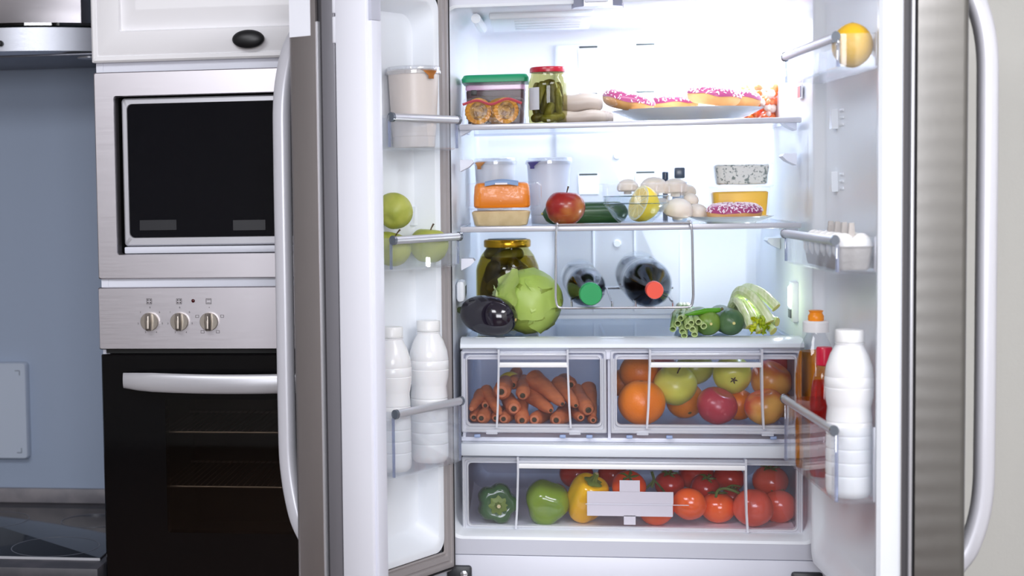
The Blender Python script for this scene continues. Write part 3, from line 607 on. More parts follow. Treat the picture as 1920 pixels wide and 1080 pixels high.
def bar(M, u, n0, n1, zt, zb, zt2, zb2, rn, ru, d):
    pts = spline([(u, n0, zt), (u, n0+(n1-n0)*.55, zt-(zt-zt2)*.35), (u, n1+(n0-n1)*.06, zt2), (u, n1, zt2-.12), (u, n1, (zt+zb)/2), (u, n1, zb2+.12), (u, n1+(n0-n1)*.06, zb2), (u, n0+(n1-n0)*.55, zb+(zb2-zb)*.35), (u, n0, zb)], 6)
    bm = B(); lo = []
    for i, p in enumerate(pts):
        t = (pts[min(i+1, len(pts)-1)]-pts[max(i-1, 0)]).normalized(); a = Vector((1, 0, 0)); b = t.cross(a)
        lo.append([p+a*ru*math.copysign(abs(math.cos(q))**.7, math.cos(q))+b*rn*math.copysign(abs(math.sin(q))**.7, math.sin(q)) for q in [2*PI*k/20 for k in range(20)]])
    skin(bm, lo, True, True, True); return dpart(M, 'handle', bm, HANDLE, d, 'long curved silver door handle')
bar(ML, .405, -.127, -.178, 1.850, .825, 1.72, .97, .0165, .017, DL)
bar(MR, .478, -.210, -.262, 1.890, .835, 1.77, .96, .017, .019, DR)
dpart(ML, 'sticker', bx(.4434, .4442, -.134+.0115, -.0705, 1.8335, 1.985), mat('white_sticker', (240, 242, 250), .4), DL, 'white sticker on the steel door edge')
# right: thin seals along the steel edge
dpart(MR, 'steel_reveal', bx(.520, .5385, -.1215, -.1165, .70, 1.985, bev=.001), SILVER, DR)
for M, d, pts in ((MR, DR, ((1.655, .12), (1.53, .12))), (ML, DL, ((1.472, .06),))):
    for z, u in pts:
        n = -.088 if M is MR else -.1
        bm = B(); lo = [un([(u-.012, z-.018), (u-.010, z+.014), (u-.004, z+.022), (u+.006, z+.022), (u+.012, z-.018)], nn) for nn in (n-.001, n+.012)]
        skin(bm, lo, True, False, True); dpart(M, 'bin_rest', bm, LINER, d)
        for k in range(3): dpart(M, 'rest_rib', bx(u+.03, u+.06, n-.001, n+.003, z-.014+.014*k, z-.009+.014*k, bev=.001), LINER, d)

def door_bin(M, u0, u1, nb, zt, zb, flat=False, zback=None):
    """clear door bin: tray walls with thickness and a silver rail along the front"""
    th = .003; o = B(); r = .008
    zb_ = zb
    L = [xy(rrect(u0+.008, u1-.008, nb, -.006, r), zb+.0), xy(rrect(u0+.001, u1-.001, nb, -.001, r), zb+.004), xy(rrect(u0, u1, nb, 0, r), zt), xy(rrect(u0+th, u1-th, nb+th, -th, r), zt), xy(rrect(u0+th+.001, u1-th-.001, nb+th, -th-.001, r), zb+.006), xy(rrect(u0+.010, u1-.010, nb+th, -.008, r), zb+.003)]
    skin(o, L, True, True, True); d = dpart(M, 'door_bin', o, CLEAR)
    # front rail with end caps
    bm = B(); h = .0085; lo = []
    for u in (u0+.004, u1-.010):
        lo.append([Vector((u, .001+.007*math.cos(q), zt-.005+h*math.sin(q))) for q in [2*PI*k/14 for k in range(14)]])
    skin(bm, lo, True, True, True); dpart(M, 'rail', bm, SILVER if not flat else CLEARB, d, 'silver rail along the bin front' if not flat else None)
    for u in (u1-.010, u0-.001):
        lo = [[Vector((uu, .001+.008*math.cos(q), zt-.005+(h+.0015)*math.sin(q))) for q in [2*PI*k/14 for k in range(14)]] for uu in (u, u+.008)]
        bm = B(); skin(bm, lo, True, True, True); dpart(M, 'rail_cap', bm, mat('grey_cap', (112, 118, 128), .15, .4), d)
    for u in (u0+.001, u1-.004):
        dpart(M, 'corner_post', bx(u, u+.003, -.006, .0005, zb+.004, zt-.012, bev=.001), glass('corner_plastic', (214, 220, 236), .12, .6, .05, milk=.25, milkcol=(210, 216, 236)), d)
    dpart(M, 'back_flange', bx(u1-.006, u1+.001, nb-.010, nb+.006, zb+.004, zt+.002, bev=.002), CLEARB, d)
    dpart(M, 'back_flange', bx(u0-.001, u0+.006, nb-.010, nb+.006, zb+.004, zt+.002, bev=.002), CLEARB, d)
    return d
for zt, zb in ((1.6816, 1.6126), (1.4342, 1.3662), (1.081, .9425)): door_bin(ML, .030, .281, -.094, zt, zb)
for zt, zb in ((1.7921, 1.7304), (1.4326, 1.3672)): door_bin(MR, .055, .497, -.072, zt, zb)
door_bin(MR, .055, .497, -.072, 1.092, .9546)

# ------------------------------------------------------------------ food builders (each thing: an Empty at its base, parts with local coordinates)
STEM = mat('brown_stem', (74, 54, 34), .7)
def fruitmat(name, c1, c2, scale=6, lo=.35, hi=.65, rough=.3, bump=.0, bs=300, axis=None, coat=.15):
    return mat(name, c1, rough, col2=c2, nscale=scale, nlo=lo, nhi=hi, bump=bump, bscale=bs, coat=coat)
GAPPLE = fruitmat('green_apple_skin', (176, 188, 62), (200, 206, 92), 14)
YAPPLE = fruitmat('yellow_green_apple_skin', (238, 236, 104), (216, 224, 86), 9)
RAPPLE = fruitmat('red_apple_skin', (150, 34, 30), (208, 150, 70), 7, .56, .78)
PAPPLE = fruitmat('crimson_apple_skin', (182, 56, 68), (206, 104, 104), 60, .62, .72)
BAPPLE = fruitmat('blush_apple_skin', (218, 84, 52), (246, 188, 86), 9, .42, .62)
ORANGE = fruitmat('orange_peel', (255, 150, 10), (252, 134, 6), 5, bump=.35, bs=260, rough=.38)
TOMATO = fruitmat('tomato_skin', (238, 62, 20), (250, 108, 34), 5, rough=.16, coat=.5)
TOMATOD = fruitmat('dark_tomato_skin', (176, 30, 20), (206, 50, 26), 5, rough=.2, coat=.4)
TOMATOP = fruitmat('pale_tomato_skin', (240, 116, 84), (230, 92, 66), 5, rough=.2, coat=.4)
def pome(r, m, dimple=.16, tall=.93, lobes=0, seed=0):
    def f(a, p):
        rr = r*(1+.03*math.cos(5*a)*(p > 2))*(1+.02*math.sin(2*a+seed))
        s = math.sin(p); d = 1-dimple*math.exp(-(p/.42)**2)*1.6-dimple*math.exp(-((PI-p)/.35)**2)
        k = 1-.09*max(0, (p-1.4))
        return Vector((rr*s*k*math.cos(a), rr*s*k*math.sin(a), r*tall*math.cos(p)*d))
    return blob(f, 36, 24)
def apple(name, label, c, r, m, rot=(0, 0, 0), group=None, stem=True, cat='apple', calyx=False):
    t = thing(name, label, cat, (c[0], c[1], c[2]), rot, group)
    obj('flesh', pome(r, m, seed=c[0]*50), m, t)
    if stem:
        obj('stem', tb([(0, 0, r*.62), (.002, 0, r*.85), (.006, .002, r*1.08)], [.0016, .0014, .002], 6), STEM, t)
    if calyx:
        bm = B()
        for k in range(5):
            a = 2*PI*k/5; tube(bm, [(0, 0, -r*.74), (.005*math.cos(a), .005*math.sin(a), -r*.80), (.008*math.cos(a), .008*math.sin(a), -r*.87)], [.002, .0018, .0006], 5)
        obj('calyx', bm, STEM, t)
    return t
def orange(label, c, r, group=None, rot=(0, 0, 0), m=None):
    t = thing('orange', label, 'orange', c, rot, group)
    obj('peel', blob(lambda a, p: Vector((r*math.sin(p)*math.cos(a), r*math.sin(p)*math.sin(a), r*.96*math.cos(p)*(1-.05*math.exp(-(p/.2)**2)))), 36, 22), m or ORANGE, t)
    obj('navel', lat([(0, r*.915), (.004, r*.92), (.005, r*.913), (.003, r*.9)], 10), mat('green_brown_navel', (96, 96, 40), .7), t)
    return t
VINE = mat('vine_green', (86, 112, 44), .5)
def tomato(label, c, r, m, rot=(0, 0, 0), group=None):
    t = thing('tomato', label, 'tomato', c, rot, group)
    def f(a, p):
        d = 1-.14*math.exp(-(p/.4)**2); rr = r*(1+.018*math.cos(5*a)*math.sin(p))
        return Vector((rr*math.sin(p)*math.cos(a), rr*math.sin(p)*math.sin(a), r*.88*math.cos(p)*d))
    obj('flesh', blob(f, 32, 20), m, t)
    bm = B()
    for k in range(5):
        a = 2*PI*k/5; tube(bm, [(.002*math.cos(a), .002*math.sin(a), r*.76), (.35*r*math.cos(a), .35*r*math.sin(a), r*.84), (.6*r*math.cos(a+.2), .6*r*math.sin(a+.2), r*.80)], [.0025, .003, .0006], 5)
    tube(bm, [(0, 0, r*.74), (0, 0, r*.95), (.006, 0, r*1.1)], .0022, 6)
    obj('calyx', bm, VINE, t); return t
def settle(items, ymin):
    """items: [px, py, rpx, y]; push the rear one back along its line of sight until no two spheres overlap"""
    out = []
    for it in sorted(items, key=lambda q: q[3]):
        px, py, rp, y = it[:4]; y = max(y, ymin+rp/psc(y))
        for _ in range(200):
            c = at(px, py, y); r = rp/psc(y)
            if all((c-o[0]).length > (r+o[1])*.97 for o in out): break
            y += .004
        out.append((c, r, it))
    return out
OF = yf+.0115

# ---- carrots in the left crisper
CARM = mat('carrot_skin', (216, 128, 74), .55, col2=(190, 108, 66), nscale=30, nlo=.35, nhi=.7, bump=.3, bscale=90, stretch=(1, 1, 3))
CARE = mat('carrot_crown', (98, 78, 36), .8, col2=(60, 50, 24), nscale=80)
CARR = [  # front px,py,r | rear px,py,r | front depth, label
 (884, 767, 6, 901, 741, 12, .075, 'thin-ended carrot at the far left of the pile'),
 (902, 784, 13, 918, 772, 14, .075, 'carrot with a brown crown lying lowest at the left front'),
 (936, 775, 8, 913, 733, 12, .080, 'long carrot sloping down from the left, tip forward'),
 (940, 734, 17, 949, 719, 15, .075, 'fat carrot with brown crown on top left, behind the left rib'),
 (964, 766, 15, 950, 746, 13, .078, 'carrot with a wide brown crown below the white-handled middle left'),
 (980, 741, 14, 982, 712, 10, .082, 'carrot standing steep with brown crown facing forward, centre left'),
 (1054, 757, 9, 1004, 711, 19, .075, 'largest carrot slanting across the top of the pile'),
 (1032, 769, 9, 993, 739, 17, .080, 'carrot slanting just below the largest one'),
 (979, 788, 14, 976, 760, 14, .074, 'short orange carrot upright at the bottom centre'),
 (1002, 787, 13, 1022, 777, 14, .080, 'carrot lying low right of the bottom centre'),
 (1043, 788, 14, 1060, 774, 17, .073, 'blunt pale-ended carrot low at the right of the middle'),
 (1079, 760, 9, 1050, 722, 16, .080, 'carrot with bright orange tip beside the right rib'),
 (1103, 768, 16, 1081, 733, 12, .075, 'fat carrot with green crown at the right front'),
 (1113, 780, 7, 1104, 730, 15, .095, 'dark carrot at the far right end of the pile'),
 (1088, 782, 10, 1076, 768, 10, .085, 'small carrot under the right-hand fat carrot'),
 (1112, 788, 9, 1106, 776, 10, .085, 'shadowed carrot lowest in the right corner'),
 (889, 782, 11, 897, 768, 13, .095, 'shadowed carrot low in the left corner'),
 (945, 785, 12, 960, 774, 13, .085, 'dark carrot low between the left rib and the centre'),
 (929, 784, 10, 944, 771, 11, .095, 'shadowed carrot behind the left rib near the floor'),
 (962, 722, 12, 968, 700, 12, .16, 'dark carrot behind the top-left ones under the yellow lemon'),
 (910, 760, 10, 914, 748, 10, .13, 'carrot half hidden behind the left front ones'),
 (1070, 722, 14, 1058, 714, 14, .17, 'carrot at the back right of the largest one'),
 (1020, 752, 12, 1030, 735, 14, .18, 'shadowed carrot at the back centre of the pile')]
for (a, b, ra, c_, d_, rb, y0, lab) in CARR:
    ln = .13; p = at(a, b, y0+ra/psc(y0)); y1 = p.y+.10; q = at(c_, d_, y1); k0, k1 = ra/psc(p.y), rb/psc(q.y)
    t = thing('carrot', lab, 'carrot', p, (0, 0, 0), 'carrots in the left crisper drawer'); v = q-p; n = 12
    ex = v*1.15; pts = []; rad = []
    for i in range(n+1):
        s = i/n; e = v*s*1.15
        rr = k0+(k1-k0)*min(1, s*1.15)
        if s < .10: rr *= math.sin(max(.35, s/.10)*PI/2)**.7
        if s > .9: rr *= math.sqrt(max(.02, 1-((s-.9)/.1)**2))
        rr *= 1+.05*noise.noise(Vector((a, s*6, b)))
        pts.append(e+Vector((.003*noise.noise(Vector((a*.3, s*3, 0))), 0, .003*noise.noise(Vector((s*3, b*.3, 1)))))); rad.append(rr)
    obj('root', tb(pts, rad, 16), CARM, t)
    if ra > 8:
        bm = lat([(0, .0), (k0*.34, 0), (k0*.36, .002), (k0*.25, .004), (0, .0035)], 14)
        bm.transform((-v).to_track_quat('Z', 'Y').to_matrix().to_4x4()); o_ = obj('crown', bm, CARE, t); o_.location = pts[0]-v.normalized()*.0005
LEM = fruitmat('lemon_peel', (226, 206, 62), (216, 190, 44), 5, bump=.3, bs=220)
c = at(953, 712, .22); t = thing('lemon', 'yellow lemon at the back of the carrot drawer, peeping over the carrots', 'lemon', c, (0, 1.2, .3))
obj('peel', blob(lambda a, p: Vector((.018*math.sin(p)*math.cos(a), .018*math.sin(p)*math.sin(a), .024*math.cos(p)*(1+.1*abs(math.cos(p))**8))), 24, 18), LEM, t)

# ---- fruit in the right crisper
fr = [
 (1203, 760, 44, .09, 'o', 'large orange at the front left of the fruit drawer', (0, 0, 0)),
 (1198, 698, 36, .17, 'o', 'orange resting on top at the left of the fruit drawer', (0, 0, 0)),
 (1167, 718, 27, .24, 'o', 'orange at the back left corner of the fruit drawer', (0, 0, 0)),
 (1284, 766, 35, .12, 'o', 'orange low in the middle, under the yellow-green apple', (2.3, 0, .3)),
 (1266, 722, 41, .10, 'y', 'yellow-green apple in front, left of the middle, stem hollow showing', (.55, .1, 0)),
 (1303, 690, 34, .22, 'g', 'green apple at the back behind the grip bar', (.2, 0, 0)),
 (1373, 703, 36, .12, 'c', 'green apple with its dark calyx facing out', (-1.35, .1, 0)),
 (1344, 761, 38, .09, 'p', 'crimson apple with pale flecks at the front of the fruit drawer', (.3, .35, 0)),
 (1385, 768, 30, .18, 'o', 'shadowed orange behind the crimson apple', (0, 0, 0)),
 (1445, 713, 39, .10, 'b', 'red and yellow apple on top at the right of the fruit drawer', (.3, .5, 0)),
 (1434, 769, 37, .095, 'b', 'red and yellow apple at the bottom right of the fruit drawer', (.2, -.3, 0)),
 (1470, 776, 28, .20, 'b', 'blush apple half hidden in the bottom right corner', (0, 0, 0)),
 (1462, 684, 26, .24, 'p', 'dark red apple at the back right, behind the blush apple', (0, 0, 0)),
 (1240, 690, 30, .26, 'p', 'shaded reddish apple at the back, right of the upper orange', (0, 0, 0))]
for c, r, it in settle(fr, OF):
    k, lab, rot = it[4:7]; c = Vector((c.x, c.y, max(c.z, 1.002+r*.9)))
    if k == 'o': orange(lab, c, r, 'oranges in the fruit drawer', rot)
    else: apple('apple', lab, c, r, {'y': YAPPLE, 'g': GAPPLE, 'c': YAPPLE, 'p': PAPPLE, 'b': BAPPLE}[k], rot, 'apples in the fruit drawer', k in 'yg', calyx=k in 'c')

# ---- peppers and tomatoes in the wide lower drawer
def pepper(label, c, w, h, m, mst, rot, lobes=4, seed=0):
    t = thing('bell_pepper', label, 'pepper', c, rot)
    def f(a, p):
        lob = 1-.16*abs(math.sin(lobes*a/2+seed))**4*math.sin(p)**.3-.0
        d = 1-.30*math.exp(-(p/.5)**2)-.12*math.exp(-((PI-p)/.5)**2); s = math.sin(p)**.72
        taper = 1-.10*(p/PI)
        return Vector((w*s*lob*taper*math.cos(a), w*s*lob*taper*math.sin(a), h*math.copysign(abs(math.cos(p))**.8, math.cos(p))*d))
    obj('flesh', blob(f, 56, 28), m, t)
    bm = B(); n = 24
    lo = [[Vector((w*rr*(1+.18*math.cos(lobes*2*PI*k/n*1.5+1))*math.cos(2*PI*k/n), w*rr*(1+.18*math.cos(lobes*2*PI*k/n*1.5+1))*math.sin(2*PI*k/n), z)) for k in range(n)] for rr, z in ((.36, h*.70), (.40, h*.80), (.30, h*.84), (.16, h*.86), (.11, h*1.0), (.12, h*1.14), (.09, h*1.17))]
    skin(bm, lo, True, True, True); st = obj('stem', bm, mst, t)
    obj('cut_end', lat([(0, h*1.172), (w*.085, h*1.172), (w*.08, h*1.19), (0, h*1.19)], 12), mat('pale_cut', (214, 200, 150), .7), st)
    return t
c = at(932, 943, .115); pepper('dark green bell pepper, stem facing out, at the left end of the lower drawer', c, .050, .046, mat('dark_green_pepper', (54, 96, 54), .14, coat=.6, col2=(74, 112, 60), nscale=6), mat('pepper_stem', (116, 140, 56), .5), (PI/2-.05, 0, .1), 5)
c = at(1025, 942, .115); pepper('green bell pepper with a yellow streak, left of the yellow pepper', c, .054, .052, mat('mid_green_pepper', (84, 138, 44), .14, coat=.6, col2=(128, 160, 48), nscale=7), MATS['pepper_stem'], (-PI/2+.25, .2, 0), 3, .6)
c = at(1100, 934, .110); pepper('yellow bell pepper behind the grey sticker patches', c, .0475, .060, mat('yellow_pepper', (255, 204, 10), .14, coat=.6, col2=(252, 190, 6), nscale=5), MATS['pepper_stem'], (.5, .15, .4), 3)
tm = [
 (1179, 912, 32, .10, TOMATO, 'orange-red tomato behind the upper grey sticker', (.6, 0, 0)),
 (1292, 945, 32, .085, TOMATO, 'orange-red tomato just right of the grey stickers', (-.9, .4, 0)),
 (1346, 960, 33, .09, TOMATO, 'deep red tomato low at the front, stalk on top', (-.15, 0, 0)),
 (1412, 952, 37, .085, TOMATOP, 'pale orange tomato at the right rib of the lower drawer', (-1.0, .3, 0)),
 (1461, 957, 33, .12, TOMATOP, 'pale red tomato in the bottom right corner', (-.8, 0, 0)),
 (1444, 902, 33, .14, TOMATOP, 'pale red tomato on top at the right end', (.2, 0, 0)),
 (1230, 968, 33, .10, TOMATO, 'red tomato below the grey stickers at the floor', (-.8, 0, 0)),
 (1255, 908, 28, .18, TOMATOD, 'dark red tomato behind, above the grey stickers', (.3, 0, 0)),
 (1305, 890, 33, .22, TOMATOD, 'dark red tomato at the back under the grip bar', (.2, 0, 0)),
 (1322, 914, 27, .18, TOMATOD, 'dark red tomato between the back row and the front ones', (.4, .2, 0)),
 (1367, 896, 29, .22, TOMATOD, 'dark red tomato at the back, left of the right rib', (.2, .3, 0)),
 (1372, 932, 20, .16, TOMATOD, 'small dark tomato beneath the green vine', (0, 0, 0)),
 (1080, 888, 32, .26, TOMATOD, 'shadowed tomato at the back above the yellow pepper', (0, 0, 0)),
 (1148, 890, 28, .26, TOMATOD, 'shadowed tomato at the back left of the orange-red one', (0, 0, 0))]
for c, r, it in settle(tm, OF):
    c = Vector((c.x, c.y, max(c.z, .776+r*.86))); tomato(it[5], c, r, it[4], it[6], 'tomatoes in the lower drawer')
bm = B(); tube(bm, spline([at(1342, 932, .075), at(1346, 920, .085), at(1360, 916, .09), at(1380, 922, .09), at(1390, 928, .10)], 4), .0032, 7); tube(bm, spline([at(1360, 916, .09), at(1372, 910, .10), at(1388, 912, .11)], 4), .002, 6)
v0 = at(1342, 932, .075); bm.transform(Matrix.Translation(-v0)); vt = tag(obj('tomato_vine', bm, VINE, loc=v0), 'green vine stalk lying over the tomatoes near the right rib', 'vine')
bm = B(); tube(bm, spline([at(1222, 884, .15), at(1226, 900, .15), at(1222, 914, .15)], 4), .0034, 7); tube(bm, spline([at(1226, 900, .15), at(1236, 910, .15), at(1246, 922, .14)], 4), .0024, 6); tube(bm, spline([at(1224, 902, .15), at(1212, 916, .14)], 4), .0024, 6)
v0 = at(1222, 884, .15); bm.transform(Matrix.Translation(-v0)); tag(obj('tomato_vine', bm, VINE, loc=v0), 'forked green vine stalk at the back, left of the dark tomatoes', 'vine')

# ---- on the crisper cover
ZC1 = ZC+.0005
def pickle(r, l, seed):
    def f(a, p):
        d = 1+.07*noise.noise(Vector((math.cos(a)*3, math.sin(a)*3, p*5+seed)))
        return Vector((r*math.sin(p)**.7*math.cos(a)*d, r*math.sin(p)**.7*math.sin(a)*d, l*math.cos(p)))
    return blob(f, 16, 14)
PICK = mat('gherkin_skin', (112, 112, 44), .3, col2=(150, 144, 74), nscale=30, bump=.4, bscale=120)
PICKD = mat('dark_gherkin_skin', (78, 74, 22), .3, col2=(106, 98, 40), nscale=25, bump=.4, bscale=120)
p = at(952, 560, .30); t = thing('pickle_jar', 'large jar of gherkins with a gold lid standing behind the cabbage', 'jar', (p.x, .30, ZC1))
zt = at(952, 449, .30).z-ZC1; r0 = 59/psc(.30); rl = 43/psc(.30)
obj('glass', lat([(0, .0), (r0*.8, 0), (r0*.96, .006), (r0, .02), (r0, zt*.66), (r0*.97, zt*.71), (r0*.84, zt*.82), (rl*.93, zt*.90), (rl*.93, zt*.955)], 40), BRINED, t)
obj('lid', lat([(rl*.95, zt*.915), (rl, zt*.918), (rl*1.02, zt*.935), (rl*1.02, zt*.985), (rl*.98, zt), (rl*.9, zt*1.004), (0, zt*1.0)], 40), mat('gold_lid', (206, 158, 40), .22, .9), t)
obj('lid_top', lat([(0, zt*1.002), (rl*.84, zt*1.0045), (rl*.84, zt*1.010), (0, zt*1.010)], 32), mat('dark_lid_top', (34, 60, 66), .3), t)
i = 0
for dx, dy, dz, r, l, rot in ((-.03, -.03, .05, .022, .045, (0, .2, 0)), (.02, -.035, .05, .022, .05, (.1, -.3, .3)), (.0, -.03, .115, .024, .055, (0, 1.1, 0)), (-.035, -.025, .135, .018, .03, (.3, .3, 0)), (.035, -.02, .13, .02, .045, (0, -.7, 0)), (.0, .02, .08, .03, .07, (0, 0, 0)), (-.045, .0, .09, .02, .05, (0, .1, 0)), (.045, .0, .07, .02, .05, (0, .1, 0)), (.0, .0, .17, .019, .04, (0, 1.3, .2)), (-.03, .01, .185, .016, .032, (0, 1.2, .8))):
    bm = pickle(r, l, i); bm.transform(Matrix.Translation((dx, dy, dz))@Euler(rot).to_matrix().to_4x4()); obj('gherkin', bm, PICKD if i % 2 else PICK, t); i += 1
obj('brine', lat([(0, .004), (r0*.78, .004), (r0*.93, .01), (r0*.965, .022), (r0*.965, zt*.66), (r0*.93, zt*.71), (r0*.82, zt*.81), (0, zt*.80)], 32), glass('olive_brine', (216, 204, 130), .01, .05), t)
# cabbage
p = at(992, 556, .16); R_ = 63/psc(.16)
t = thing('cabbage', 'round green cabbage beside the aubergine on the crisper cover', 'cabbage', (p.x, .16, ZC1))
CAB = mat('cabbage_leaf', (156, 184, 82), .4, col2=(176, 198, 104), nscale=5, nlo=.3, nhi=.75, bump=.5, bscale=28)
CABD = mat('cabbage_under_leaf', (126, 146, 52), .4, col2=(150, 166, 74), nscale=9, nlo=.4, nhi=.6, bump=.5, bscale=30)
def cf(s0, amp, rr):
    def f(a, p):
        d = Vector((math.sin(p)*math.cos(a), math.sin(p)*math.sin(a), math.cos(p)))
        k = 1+amp*noise.noise(d*2.2+Vector((s0, 0, 0)))+amp*.45*(1-abs(noise.noise(d*4.5+Vector((0, s0, 0))))*2)
        return d*rr*k
    return f
bm = blob(cf(1, .02, R_*.945), 64, 44); bm.transform(Matrix.Translation((0, 0, R_*.97))); obj('head', bm, CABD, t)
def leaf(axis, spread, rr, seed, m, tip=0):
    """one curved leaf hugging the head, with a wavy lifted rim and a raised midrib"""
    bm = B(); q = Vector(axis).normalized().to_track_quat('Z', 'Y').to_matrix(); nr, na = 14, 40; loops = []
    for side in (0, 1):
        for i in range(nr+1):
            k = i/nr if side == 0 else 1-i/nr; row = []
            for j in range(na):
                a = 2*PI*j/na; ph = k*spread*(1+.12*math.sin(3*a+seed)+.05*math.sin(9*a+seed*2)); d = q@Vector((math.sin(ph)*math.cos(a), math.sin(ph)*math.sin(a), math.cos(ph)))
                lift = 1.0+.03*k**4*(1+1.2*math.sin(7*a+seed)+.8*math.sin(17*a))+.012*noise.noise(d*9+Vector((seed, 0, 0)))+.022*math.exp(-(math.sin(ph)*math.sin(a)/.06)**2)*(1-k)+tip*k**6
                row.append(d*(rr*lift-(.0016 if side else 0)))
            loops.append(row)
    skin(bm, loops, True, True, True); bmesh.ops.remove_doubles(bm, verts=bm.verts, dist=1e-6); bm.transform(Matrix.Translation((0, 0, R_*.97))); obj('leaf', bm, m, t)
leaf((.0, -.9, -.55), 1.25, R_*.958, 7, CABD); leaf((.9, -.35, .15), 1.25, R_*.972, 2, CAB); leaf((.15, -.55, .80), 1.35, R_*.988, 1, CAB); leaf((-.85, -.45, .20), .80, R_*1.000, 4, mat('cabbage_light_leaf', (172, 196, 96), .4, col2=(190, 208, 124), nscale=6, bump=.5, bscale=28), .08)
leaf((-.95, -.25, -.15), .55, R_*1.01, 8, mat('cabbage_pale_leaf', (206, 220, 160), .4, bump=.4, bscale=25), .10)
# aubergine
p = at(917, 589, .085); t = thing('aubergine', 'glossy black-purple aubergine lying in front of the big gherkin jar', 'aubergine', (p.x-.002, .105, ZC1+.0480), (0, 0, 0))
AUB = mat('aubergine_skin', (28, 22, 36), .12, coat=.7, bump=.02, bscale=12)
ax = Vector((.90, -.40, -.13)).normalized(); hl = .067
def af(a, p):
    s = math.sin(p)**.85; w = .047*(1+.06*math.cos(p)); fl = 1-.05*abs(math.sin(1.5*a))
    return Vector((w*s*fl*math.cos(a), w*s*fl*math.sin(a), hl*math.cos(p)))
bm = blob(af, 44, 30); bm.transform(ax.to_track_quat('Z', 'Y').to_matrix().to_4x4()); obj('skin', bm, AUB, t)
bm = lat([(0, 0), (.004, 0), (.0035, .002), (0, .002)], 10); bm.transform(Matrix.Translation(ax*(hl-.0008))@ax.to_track_quat('Z', 'Y').to_matrix().to_4x4()); obj('blossom_scar', bm, mat('tan_scar', (196, 170, 110), .7), t)
bm = B(); tube(bm, [(0, 0, 0), ax*-.01, ax*-.016], [.012, .008, .006], 8); bm.transform(Matrix.Translation(ax*(-hl+.006))); obj('stalk', bm, mat('aubergine_stalk', (84, 96, 58), .6), t)
# wire rack with two bottles
xl, xr_ = at(1043, 500, .055).x, at(1298, 500, .055).x; zb = at(1170, 576, .055).z; ztop = ZS2+.006
t = thing('wire_bottle_rack', 'chrome wire bottle rack hanging from the middle shelf', 'bottle rack', ((xl+xr_)/2, .06, zb)); o = t.location
def wire(name, pts, r=.0028): obj(name, (lambda bm: (bm.transform(Matrix.Translation(-o)), bm)[1])(tb(pts, r, 8)), CHROME, t)
wire('frame', arc([(xl+.003, .12, ztop+.002), (xl+.003, .058, ztop+.004), (xl, .055, ztop-.02), (xl-.002, .052, zb+.02), (xl+.002, .052, zb), (xl+.02, .052, zb-.001), (xr_-.02, .052, zb-.001), (xr_-.002, .052, zb), (xr_+.002, .052, zb+.02), (xr_, .055, ztop-.02), (xr_-.003, .058, ztop+.004), (xr_-.003, .12, ztop+.002)]))
wire('shelf_wire', [(xl+.003, .064, ztop), (xr_-.003, .064, ztop)], .0025)
zbk = at(1160, 540, .36).z
wire('back_bar', [(at(1068, 540, .36).x, .36, zbk), (at(1262, 540, .36).x, .36, zbk)], .0028)
for px in (1072, 1148, 1192, 1262):
    x = at(px, 575, .052).x
    wire('cradle_wire', arc([(x, .052, zb-.001), (x, .058, zb+.012), (x, .10, zb+.010), (x+.0, .36, zbk+.002)]), .0022)
COLA = mat('dark_cola', (16, 10, 9), .1)
PET = glass('bottle_plastic', (246, 248, 250), .035, .5, .02, 5)
def bottle(label, px, py, R0, capm, capr, fill, dy=0):
    y0 = .012; tip = at(px, py, y0)
    t = thing('cola_bottle', label, 'bottle', tip, (0, 0, 0), None)
    ax = Vector((-.05, 1, .055)).normalized(); M = ax.to_track_quat('Z', 'X').to_matrix().to_4x4()
    prof = [(0, .012), (.0125, .012), (.0125, .03), (.015, .036), (.024, .055), (R0*.78, .09), (R0*.95, .115), (R0, .14), (R0, .155), (R0*.955, .163), (R0*.95, .215), (R0*.93, .26), (R0, .275), (R0, .335), (R0*.85, .352), (R0*.5, .356), (0, .35)]
    bm = lat(prof, 40); bm.transform(M); obj('plastic', bm, PET, t)
    k = .955
    bm = lat([(0, .022)]+[(r*k, z) for r, z in prof[2:-3]]+[(R0*.8, .345), (0, .345)], 40); 
    # the drink leaves air along the upper side: flatten the top
    bm.transform(M)
    for v in bm.verts: v.co.z = min(v.co.z, R0*1.12)
    obj('drink', bm, COLA, t)
    n = 48; lo = [[Vector((r*(1+(.025 if k_ % 2 else 0))*math.cos(2*PI*k_/n), r*(1+(.025 if k_ % 2 else 0))*math.sin(2*PI*k_/n), z)) for k_ in range(n)] for r, z in ((capr*.98, .024), (capr, .020), (capr, .003), (capr*.93, .0))]
    bm = B(); skin(bm, lo, True, True, True); bm.transform(M); obj('cap', bm, capm, t)
    bm = lat([(capr*1.02, .026), (capr*1.04, .028), (capr*1.02, .031), (capr*.9, .031)], 32, cap=False); bm.transform(M); obj('neck_ring', bm, PET, t)
bottle('dark drink bottle with a green cap, left in the wire rack', 1108, 552, .0445, mat('green_cap', (20, 152, 84), .35, sss=.05), .0243, .72)
bottle('dark drink bottle with a red cap, right in the wire rack', 1228, 545, .0545, mat('coral_red_cap', (240, 84, 62), .35, sss=.05), .0185, .78)

